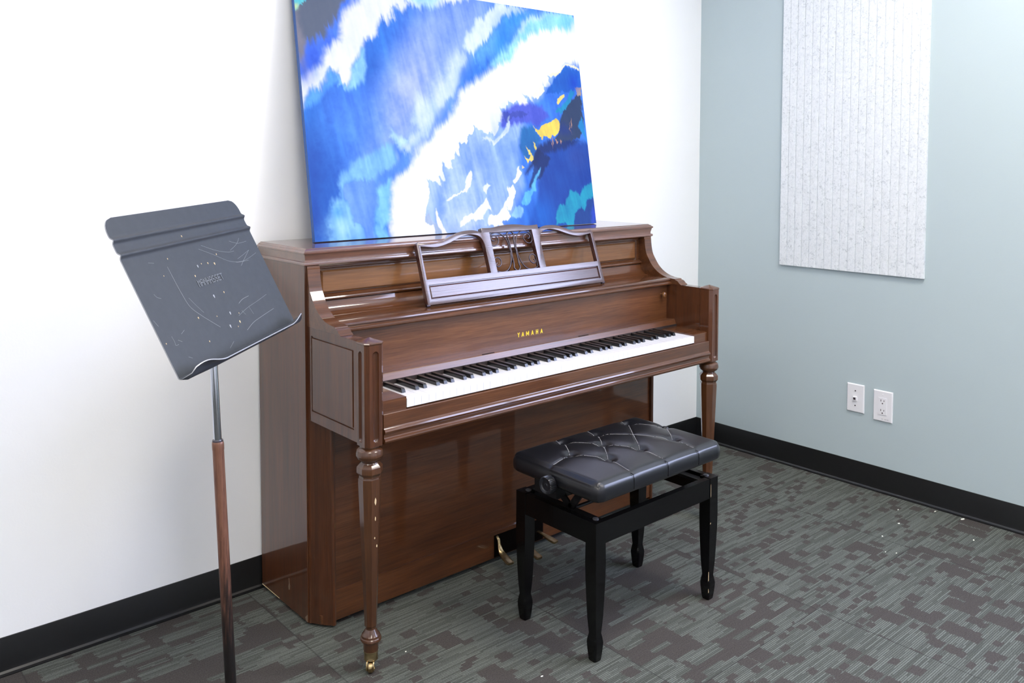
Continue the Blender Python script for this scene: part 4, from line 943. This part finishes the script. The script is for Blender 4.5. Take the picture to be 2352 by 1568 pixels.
# ------------------------------------------------------------------ paper crumbs on the carpet
FL = [(2.0677, -1.0091, .0040), (2.1560, -1.1062, .0045), (2.1600, -1.2007, .0080), (1.9454, -1.0667, .0050), (1.7972, -1.077, .0040), (2.0056, -1.2957, .0048), (1.6854, -1.1402, .0026), (1.7038, -1.168, .0030), (.3349, -.8974, .0030), (.1357, -.5831+.0, .0022)]
for k, (x, y, r) in enumerate(FL):
    bm = bmesh.new(); n = 7
    c = [(x+r*(1+.35*math.sin(j*2.1+k))*math.cos(2*PI*j/n), y+r*.55*(1+.3*math.cos(j*1.7+k))*math.sin(2*PI*j/n), .0008) for j in range(n)]
    loft(bm, [c, [(a, b, .0024) for a, b, _ in c]])
    OFF = Vector((0, 0, 0))
    o = obj('paper_crumb', bm, M['chip'], None, 0)
    near = k >= 8
    o['category'] = 'crumb'
    o['label'] = 'tiny white paper crumb on the carpet by the piano front leg' if near else 'tiny white paper crumb on the carpet near the grey wall'
    o['group'] = 'crumbs by the piano leg' if near else 'crumbs near the grey wall'

# ------------------------------------------------------------------ ceiling lights, one long panel added as fill
for k, (x, y, hl) in enumerate(TROFFERS):
    t = thing('ceiling_light', 'recessed square ceiling light panel nearest the piano' if hl < .5 else 'unseen long recessed rectangular ceiling light panel', 'ceiling light', (x, y, CH), None if hl < .5 else 'long ceiling light panels')
    bm = bmesh.new()
    for a in ((-.30, -.27, -hl, hl), (.27, .30, -hl, hl), (-.27, .27, -hl, -hl+.03), (-.27, .27, hl-.03, hl)): box(bm, x+a[0], x+a[1], y+a[2], y+a[3], CH-.015, CH-.0005)
    obj('light_frame', bm, M['frame_white'], t, 0)
    obj('diffuser', B(x-.27, x+.27, y-hl+.03, y+hl-.03, CH-.008, CH-.003), M['troffer_small' if hl < .5 else 'troffer'], t, 0)

# ------------------------------------------------------------------ world, camera, view
w = bpy.data.worlds.new('room_world'); SC.world = w; w.use_nodes = True
bg = w.node_tree.nodes.get('Background') or w.node_tree.nodes.new('ShaderNodeBackground')
bg.inputs[0].default_value = (.75, .85, 1, 1); bg.inputs[1].default_value = .5
cam = bpy.data.cameras.new('camera'); co = bpy.data.objects.new('camera', cam); COL.objects.link(co); SC.camera = co
yaw, pitch, roll = .7085, .0502, .0009
Fv = Vector((math.sin(yaw)*math.cos(pitch), math.cos(yaw)*math.cos(pitch), -math.sin(pitch)))
rv = Vector((math.cos(yaw), -math.sin(yaw), 0)); uv = rv.cross(Fv)
r2 = rv*math.cos(roll)+uv*math.sin(roll); u2 = -rv*math.sin(roll)+uv*math.cos(roll)
Mx = Matrix((r2, u2, -Fv)).transposed().to_4x4(); Mx.translation = Vector((-1.1244, -2.4219, 1.3009)); co.matrix_world = Mx
cam.sensor_width = 36; cam.lens = 36*1970.82/2352
cam.shift_x = (1176-1140.15)/2352; cam.shift_y = -(784-469.74)/2352
cam.clip_start = .05; cam.clip_end = 50
SC.view_settings.view_transform = 'Standard'; SC.view_settings.look = 'None'; SC.view_settings.gamma = 1
SC.view_settings.use_curve_mapping = False; SC.view_settings.exposure = EXPOSURE
SC.cycles.use_denoising = True
SC.cycles.max_bounces = 8; SC.cycles.diffuse_bounces = 5; SC.cycles.glossy_bounces = 4
SC.cycles.sample_clamp_indirect = 6
